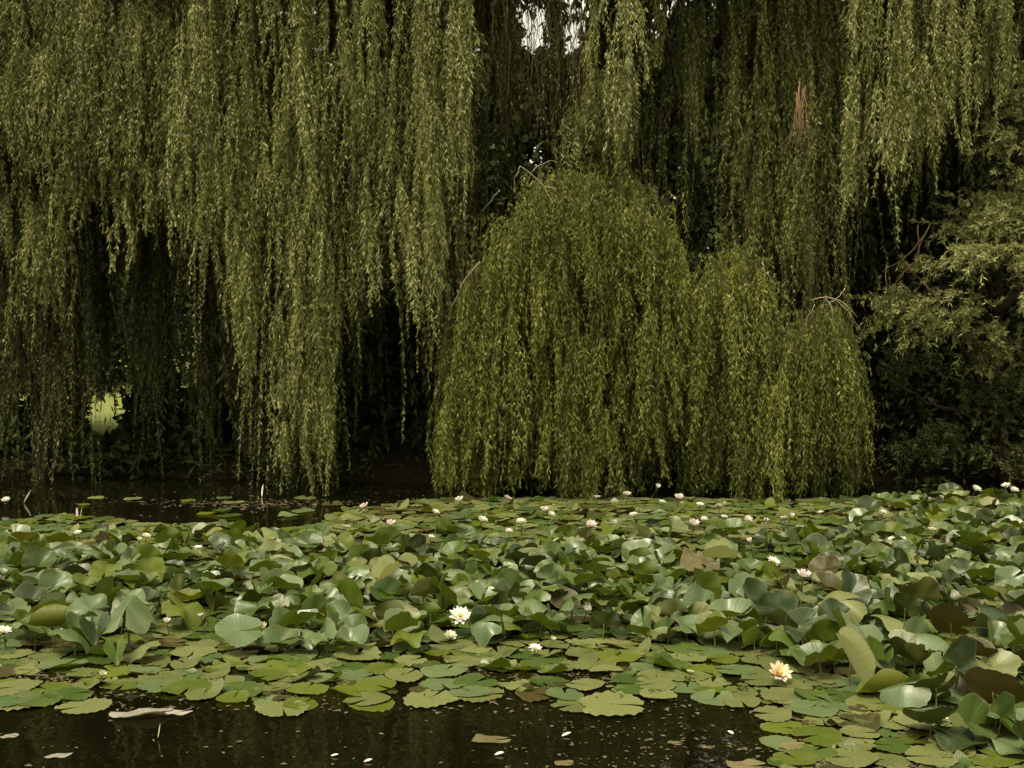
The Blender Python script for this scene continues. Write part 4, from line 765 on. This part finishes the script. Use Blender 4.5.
special_leaf(127, 655, 0.18, 0.1, 'grey-green', 'big drooping two-lobed leaf hanging over the front pads', seed=304, fold=-0.65, tilt=0.35, spin=-1.57, wave=0.06, lift=0.7, cup=-0.15)
special_leaf(90, 640, 0.14, 0.6, 'grey-green', 'wrinkled grey-green leaf bent beside the drooping two-lobed leaf', seed=314, cup=-0.2, tilt=0.7, wave=0.12, lift=0.6)
special_leaf(52, 640, 0.20, 0.35, 'yellow-green', 'leaf rolled like a pale tube lying low in the bed', seed=305, roll=2.6, wave=0.02, lift=0.4, spin=0.0)
special_leaf(950, 645, 0.14, -0.5, 'rust-brown', 'big rust-brown leaf with its underside turned up', seed=306, tilt=-0.9, spin=0.5, cup=0.15, wave=0.05, lift=0.3)
special_leaf(992, 718, 0.15, -0.75, 'rust-brown', 'large leaf showing its brown green underside near the corner', seed=307, tilt=-1.0, spin=0.8, cup=0.2, wave=0.04, lift=0.15)
special_leaf(930, 742, 0.135, 0.0, 'dark green', 'cupped dark leaf raised on bare brown stalks', seed=308, tilt=-0.35, cup=0.5, wave=0.05, lift=0.6)
special_leaf(888, 700, 0.155, 0.05, 'yellow-green', 'rolled leaf with a pale upper rim beside the tall folded pale leaf', seed=309, roll=1.9, tilt=-0.5, wave=0.02, lift=0.2)
special_leaf(240, 654, 0.145, 0.2, 'grey-green', 'smooth rounded grey-green leaf below the white blossom on a pale stalk', seed=310, tilt=0.45, cup=0.08, wave=0.04, lift=0.5)
special_leaf(875, 680, 0.16, 0.9, 'grey-green', 'broad wrinkled grey leaf behind the rolled pale-rimmed leaf', seed=311, tilt=0.8, cup=0.1, wave=0.09, lift=0.5)
special_leaf(748, 612, 0.15, 0.1, 'grey-green', 'funnel-shaped grey-green leaf with ribbed face above the cream blossom', seed=312, tilt=0.6, cup=0.45, wave=0.04, lift=0.5)
def special_pad(px, py, s, mk, label, seed):
    V, Fq, an, rd = blade(seed, wave=0.008, scal=0.05, notch=0.08, seg=72); V[:, 2] -= V[:, 2].min() - 0.06
    o = link('lily_pad', mesh_np('pad', V, Fq, LM[mk], np.zeros(len(V)), True, {'ang': an, 'rad': rd}), None, on_water(px, py)); o.scale = (s, s, s * 0.8); o.rotation_euler = (0, 0, seed * 1.3); tag(o, label, 'lily pad', 'lily pads floating on the water')
special_pad(612, 707, 0.185, 'olive', 'broadest scalloped pad at the front edge over the dark water', 401)
special_pad(430, 700, 0.15, 'olive', 'round scalloped pad at the front edge carrying a white petal scrap', 402)
special_pad(372, 706, 0.12, 'yellow-green', 'pad tinged yellow brown at one side beside open dark water', 403)
special_pad(85, 708, 0.13, 'olive', 'pale olive pad lying beside the grey dead leaf', 404)
special_pad(283, 711, 0.13, 'olive', 'oval pad floating alone ahead of the front edge', 405)
special_pad(480, 696, 0.13, 'olive', 'flat pad overlapping its neighbour beside the dark gap', 406)
special_pad(20, 703, 0.14, 'olive', 'pale pad at the frame edge below the dark gap in the pads', 407)

# ---- blossoms
PET = {}
def petal_mat(name, c, c2):
    m, nt, out = mat(name); L = nt.links.new; rd = N(nt, 'ShaderNodeAttribute', _attribute_name='rad'); r = ramp(nt, [(0.0, c2), (0.55, c)], rd.outputs['Fac'])
    p = N(nt, 'ShaderNodeBsdfPrincipled', Roughness=0.5); t = N(nt, 'ShaderNodeBsdfTranslucent'); x = N(nt, 'ShaderNodeMixShader'); x.inputs[0].default_value = 0.3
    L(r.outputs[0], p.inputs['Base Color']); L(r.outputs[0], t.inputs[0]); L(p.outputs[0], x.inputs[1]); L(t.outputs[0], x.inputs[2]); L(x.outputs[0], out.inputs[0]); return m
PMAT = {'white': petal_mat('petal_white', (0.74, 0.72, 0.62), (0.78, 0.78, 0.55)), 'pink': petal_mat('petal_pink', (0.78, 0.66, 0.62), (0.72, 0.42, 0.42)), 'cream': petal_mat('petal_cream', (0.80, 0.62, 0.44), (0.80, 0.46, 0.22)), 'bud': petal_mat('petal_bud', (0.62, 0.60, 0.38), (0.45, 0.46, 0.20))}
STAM = plain_mat('stamens_yellow', (0.65, 0.36, 0.03), (0.75, 0.50, 0.08), 40, 0.6); SEP = plain_mat('sepal_green', (0.10, 0.08, 0.03), (0.14, 0.15, 0.05), 12, 0.5)
def petal(L_, W_, up, curl):
    t = np.linspace(0, 1, 6); wv = W_ * np.sin(np.clip(t * 0.93 + 0.05, 0, 1) * math.pi) ** 0.75; s = np.array([-1, -0.5, 0, 0.5, 1])
    ang = up + curl * t; dr = np.concatenate([[0], np.cumsum(np.cos((ang[1:] + ang[:-1]) / 2) / 5)]) * L_; dz = np.concatenate([[0], np.cumsum(np.sin((ang[1:] + ang[:-1]) / 2) / 5)]) * L_
    cu = 0.35 * wv[:, None] * s[None] ** 2
    V = np.stack([dr[:, None] - np.sin(ang)[:, None] * cu, wv[:, None] * s[None], dz[:, None] + np.cos(ang)[:, None] * cu], -1).reshape(-1, 3)
    I = np.arange(30).reshape(6, 5); return V, np.stack([I[:-1, :-1], I[1:, :-1], I[1:, 1:], I[:-1, 1:]], -1).reshape(-1, 4), np.repeat(t, 5)
def flower_meshes(seed, openness_, nw=4):
    g = np.random.default_rng(seed); mb = MB(); rad = []
    for k in range(nw):
        n = 8 - (k > 2); up = 0.15 + (1.2 - 0.85 * openness_) * (k + 0.6) / nw + (1 - openness_) * 0.35
        for j in range(n):
            V, Fq, t = petal(1.0 - 0.13 * k, 0.20 - 0.015 * k, up + g.normal(0, 0.07), 0.35 + g.normal(0, 0.1)); V[:, 0] += 0.08
            V = rotz(V, 6.283 * (j + 0.5 * (k % 2)) / n + g.normal(0, 0.06)); V[:, 2] += 0.03 * k; mb.add(V, Fq); rad.append(t)
    me = mesh_np('petals', np.concatenate(mb.V), [np.concatenate(f) for f in mb.F.values()], None, None, True, {'rad': np.concatenate(rad)}); me.materials.append(PMAT['white'])
    st = MB()
    for j in range(34):
        a = g.uniform(0, 6.28); r = g.uniform(0.02, 0.16); st.tube([(r * math.cos(a), r * math.sin(a), 0.05), (1.3 * r * math.cos(a), 1.3 * r * math.sin(a), 0.28), (1.0 * r * math.cos(a), 1.0 * r * math.sin(a), 0.42)], [0.03, 0.025, 0.02], 4)
    se = MB()
    for j in range(4):
        V, Fq, t = petal(1.0, 0.22, -0.05 + (1 - openness_) * 0.7, 0.15); V = rotz(V, 1.571 * j + 0.4); V[:, 2] -= 0.03; se.add(V, Fq)
    return me, st.mesh('stamens', STAM), se.mesh('sepals', SEP)
FM = {k: flower_meshes(500 + i, o) for i, (k, o) in enumerate((('open', 1.0), ('half', 0.55), ('cup', 0.2)))}
FM['wide'] = flower_meshes(520, 0.78, 4); FM['bud'] = flower_meshes(510, -0.05, 2)
# px, py, width px, form, colour, lift m above water, label
g = np.random.default_rng(99)
for px, py, wpx, form, colr, lift, lb in FL:
    lift = lift + (0.07 if 530 < py < 600 else 0.0 if py >= 600 else 0.04 if py <= 530 else 0.0); c = on_water(px, py, lift); s = (1.05 if py > 540 else 1.1) * wpx / F * c[1] / 2 * (1.0 if form != 'bud' else 1.5) * (1.15 if form == 'cup' else 1.0)
    root = empty('water_lily_flower', c, g.uniform(0, 6.28)); root.rotation_euler = (g.normal(0.25, 0.22), g.normal(0, 0.22), g.uniform(0, 0.7)); root.scale = (s, s, s * (0.9 if form == 'open' else 1.0))
    if px == 779: root.rotation_euler = (0.75, 0.1, 0.2)
    a, b_, c_ = FM[form]; po = link('petals', a, root); setmat(po, PMAT[colr]); 
    if form != 'bud': link('stamens', b_, root)
    link('sepals', c_, root)
    v, f = tube(smooth_path([(0, 0, -0.02), (0.2, 0.3, -0.6 * lift / s), (0.3, 0.9, -1.3 * lift / s - 0.3)], 7), 0.07, 5); link('stalk', mesh_np('stalk', v, f, STALK), root)
    tag(root, lb, 'water lily', 'water lily blossoms')
# pale slanting stalk part of the bed and fallen petals
def tuft(name, pts, r, m, label, cat): 
    v, f = tube(smooth_path(pts, 10), r, 6); tag(link(name, mesh_np(name, v, f, m)), label, cat)
PETAL1 = PMAT['white']
def loose_petal(px, py, ln, wd, tilt, rz, label, m=PETAL1, name='fallen_petal', cat='petal', z=0.0, group='loose white petals on the water'):
    V, Fq, t = petal(ln, wd, tilt, 0.2); o = link(name, mesh_np(name, V, Fq, m, None, True, {'rad': t}), None, on_water(px, py, z)); o.rotation_euler = (0, 0, rz); o.location.z += 0.005; tag(o, label, cat, group)
loose_petal(24, 503, 0.17, 0.028, 0.95, 0.0, 'long pale upright petal standing in the dark water with its reflection', PMAT['bud'])
loose_petal(262, 497, 0.15, 0.03, 1.35, 0.5, 'white upright petal at the foot of the big willow trunk', PMAT['white'])
loose_petal(77, 518, 0.11, 0.012, 1.45, 2.0, 'slim pink petal standing up from the far pads', PMAT['pink']); loose_petal(80, 518, 0.11, 0.012, 1.25, 0.0, 'second slim pink petal leaning away from its pair on the far pads', PMAT['pink'])
loose_petal(158, 739, 0.07, 0.008, 1.3, 0.5, 'thin pale petal upright in the front water below the grey dead leaf', PMAT['bud'])
loose_petal(733, 735, 0.035, 0.012, 0.1, 2.2, 'white petal floating in the front water below the broad pads'); loose_petal(495, 756, 0.045, 0.014, 0.1, 0.3, 'white petal floating at the bottom edge near the tan leaf')
loose_petal(331, 757, 0.035, 0.011, 0.1, 0.1, 'small white petal in open dark water at the bottom edge'); loose_petal(364, 763, 0.04, 0.012, 0.1, 0.4, 'pinkish petal drifting at the bottom edge', PMAT['pink'])
loose_petal(562, 737, 0.05, 0.012, 0.15, 0.4, 'narrow white petal floating below the broadest scalloped pad'); loose_petal(932, 723, 0.09, 0.02, 0.1, 0.1, 'pale pink petal lying under the cupped leaf on bare stalks', PMAT['pink'])
def dead_leaf(px, py, ln, wd, rz, label, mk, seed):
    V, Fq, an, rd = blade(seed, wave=0.10, curl=0.25, scal=0.03, notch=0.3); V *= [ln / 2, wd / 2, ln / 2 * 0.45]; V[:, 2] -= V[:, 2].min() - 0.002
    o = link('fallen_leaf', mesh_np('fallen_leaf', V, Fq, LM[mk], np.zeros(len(V)), True, {'ang': an, 'rad': rd}), None, on_water(px, py)); o.rotation_euler = (0, 0, rz); tag(o, label, 'leaf', 'dead leaves afloat on the water')
LM['greyleaf'] = lily_mat('dead_leaf_grey', (0.15, 0.135, 0.11), (0.24, 0.22, 0.18), (0.24, 0.21, 0.17), 0.5, 0.4, 0.05, 0.6)
LM['tanleaf'] = lily_mat('dead_leaf_tan', (0.075, 0.062, 0.026), (0.11, 0.09, 0.038), (0.18, 0.13, 0.06), 0.7, 0.2, 0.05, 0.5)
dead_leaf(142, 716, 0.34, 0.14, 0.15, 'torn grey dead leaf floating ahead of the front pads', 'greyleaf', 601); dead_leaf(178, 714, 0.16, 0.09, 0.5, 'crumpled pale scrap touching the torn grey dead leaf', 'greyleaf', 602)
dead_leaf(492, 741, 0.19, 0.10, 0.1, 'tan oval leaf floating in the front water', 'tanleaf', 603); dead_leaf(676, 744, 0.08, 0.045, -0.4, 'small tan leaf drifting below the scalloped pads', 'tanleaf', 604)
dead_leaf(707, 748, 0.05, 0.035, 0.2, 'small round tan leaf below the white floating petal', 'tanleaf', 605); dead_leaf(565, 764, 0.10, 0.06, 0.0, 'brown leaf cut by the bottom edge of the open water', 'tanleaf', 606)
dead_leaf(10, 737, 0.10, 0.05, 0.3, 'pale leaf scrap floating near the frame edge in front', 'greyleaf', 607); dead_leaf(60, 757, 0.14, 0.04, 0.6, 'thin pale scrap floating low in the front water', 'greyleaf', 608)
dead_leaf(748, 768, 0.22, 0.12, 0.0, 'big half-sunk olive leaf at the bottom edge beside the pads', 'tanleaf', 609); dead_leaf(795, 748, 0.18, 0.09, 0.2, 'yellowed brown leaf at the corner of the floating pads', 'tanleaf', 610)
# ---- uncountable crumbs on the water
g = np.random.default_rng(123); B_, D_, W_, Ln, Hw, Rn = [], [], [], [], [], []
lv = Leaves()
def crumbs(n, fx, fy, size, r=(0, 1)):
    px = fx(n); py = fy(n); P = np.array([on_water(a, b, 0.004) for a, b in zip(px, py)]); a = g.uniform(0, 6.28, n)
    D = np.stack([np.cos(a), np.sin(a), np.full(n, 0.02)], 1); W = np.stack([-np.sin(a), np.cos(a), np.zeros(n)], 1); W = np.where((np.cross(D, W)[:, 2:] < 0), -W, W); l = g.uniform(*size, n) * g.uniform(0.4, 1, n)
    lv.add(P, D, W, l, l * g.uniform(0.15, 0.42, n), g.uniform(*r, n))
for cx_, cy_, n_ in ((620, 735, 34), (700, 742, 30), (560, 728, 26), (650, 760, 30), (740, 752, 26), (530, 750, 14), (690, 722, 24), (600, 765, 24), (500, 764, 8)):
    crumbs(n_, lambda n: g.normal(cx_, 26, n), lambda n: np.clip(g.normal(cy_, 6, n), 708, 775), (0.012, 0.045), (0, 0.62))
crumbs(50, lambda n: g.uniform(-30, 480, n), lambda n: g.uniform(716, 775, n), (0.015, 0.05), (0, 0.8))
crumbs(500, lambda n: g.uniform(-10, 95, n), lambda n: g.uniform(670, 694, n), (0.02, 0.05), (0, 0.7)); crumbs(350, lambda n: g.uniform(430, 620, n), lambda n: g.uniform(668, 688, n), (0.02, 0.05), (0, 0.7)); crumbs(300, lambda n: g.uniform(60, 770, n), lambda n: g.uniform(690, 712, n), (0.02, 0.06), (0, 0.8))
crumbs(120, lambda n: g.uniform(-30, 440, n), lambda n: 491 + 38 * g.uniform(0, 1, n) ** 1.3, (0.03, 0.10), (0, 0.9)); crumbs(260, lambda n: g.normal(255, 60, n), lambda n: g.normal(504, 2.2, n), (0.04, 0.12), (0, 0.75)); crumbs(900, lambda n: g.uniform(780, 1064, n), lambda n: g.uniform(690, 775, n), (0.02, 0.07))
DEB = foliage_mat('floating_crumbs', [(0.0, (0.03, 0.021, 0.010)), (0.5, (0.070, 0.050, 0.026)), (0.85, (0.15, 0.12, 0.07)), (1.0, (0.40, 0.36, 0.28))], back=(0.1, 0.08, 0.05), transl=0.02)
for b_ in range(len(lv.B)): pass
tag(link('floating_debris', lv.mesh('floating_debris', DEB)), 'brown and tan leaf crumbs scattered on the dark water', kind='stuff')

# ================================================================== LIGHT, SKY, CAMERA
wd = bpy.data.worlds.new('World'); SC.world = wd; wd.use_nodes = True; nt = wd.node_tree; nt.nodes.clear()
EL, AZ = 66, 208
sky = nt.nodes.new('ShaderNodeTexSky'); sky.sky_type = 'NISHITA'; sky.sun_disc = False; sky.sun_elevation = math.radians(EL); sky.sun_rotation = math.radians(AZ); sky.dust_density = 4.0; sky.air_density = 1.0
hs = nt.nodes.new('ShaderNodeHueSaturation'); hs.inputs['Saturation'].default_value = 0.12
bg = nt.nodes.new('ShaderNodeBackground'); bg.inputs[1].default_value = 0.13; wo = nt.nodes.new('ShaderNodeOutputWorld')
nt.links.new(sky.outputs[0], hs.inputs['Color']); wmx = nt.nodes.new('ShaderNodeMixRGB'); wmx.blend_type = 'MULTIPLY'; wmx.inputs[0].default_value = 1; wmx.inputs[2].default_value = (1, 0.955, 0.72, 1); nt.links.new(hs.outputs[0], wmx.inputs[1]); nt.links.new(wmx.outputs[0], bg.inputs[0]); nt.links.new(bg.outputs[0], wo.inputs[0])
sl = bpy.data.lights.new('sun', 'SUN'); sl.energy = 1.5; sl.angle = math.radians(11); sl.color = (1.0, 0.91, 0.72)
so = bpy.data.objects.new('sun', sl); COL.objects.link(so)
el, az = math.radians(EL), math.radians(AZ)
from mathutils import Vector
so.rotation_euler = Vector((math.sin(az) * math.cos(el), math.cos(az) * math.cos(el), math.sin(el))).to_track_quat('Z', 'Y').to_euler()
so.location = (0, 0, 20)
cd = bpy.data.cameras.new('camera'); cd.sensor_width = 36; cd.lens = 36 * F / 1024; cd.clip_end = 2000
co = bpy.data.objects.new('camera', cd); co.location = (0, 0, CAMZ); co.rotation_euler = (math.radians(90) - TH, 0, 0); COL.objects.link(co); SC.camera = co
vs = SC.view_settings; vs.view_transform = 'Standard'; vs.look = 'None'; vs.gamma = 1; vs.use_curve_mapping = False; vs.exposure = 1.42
cy = SC.cycles; cy.max_bounces = 5; cy.diffuse_bounces = 1; cy.glossy_bounces = 2; cy.transmission_bounces = 3; cy.transparent_max_bounces = 4; cy.use_denoising = True
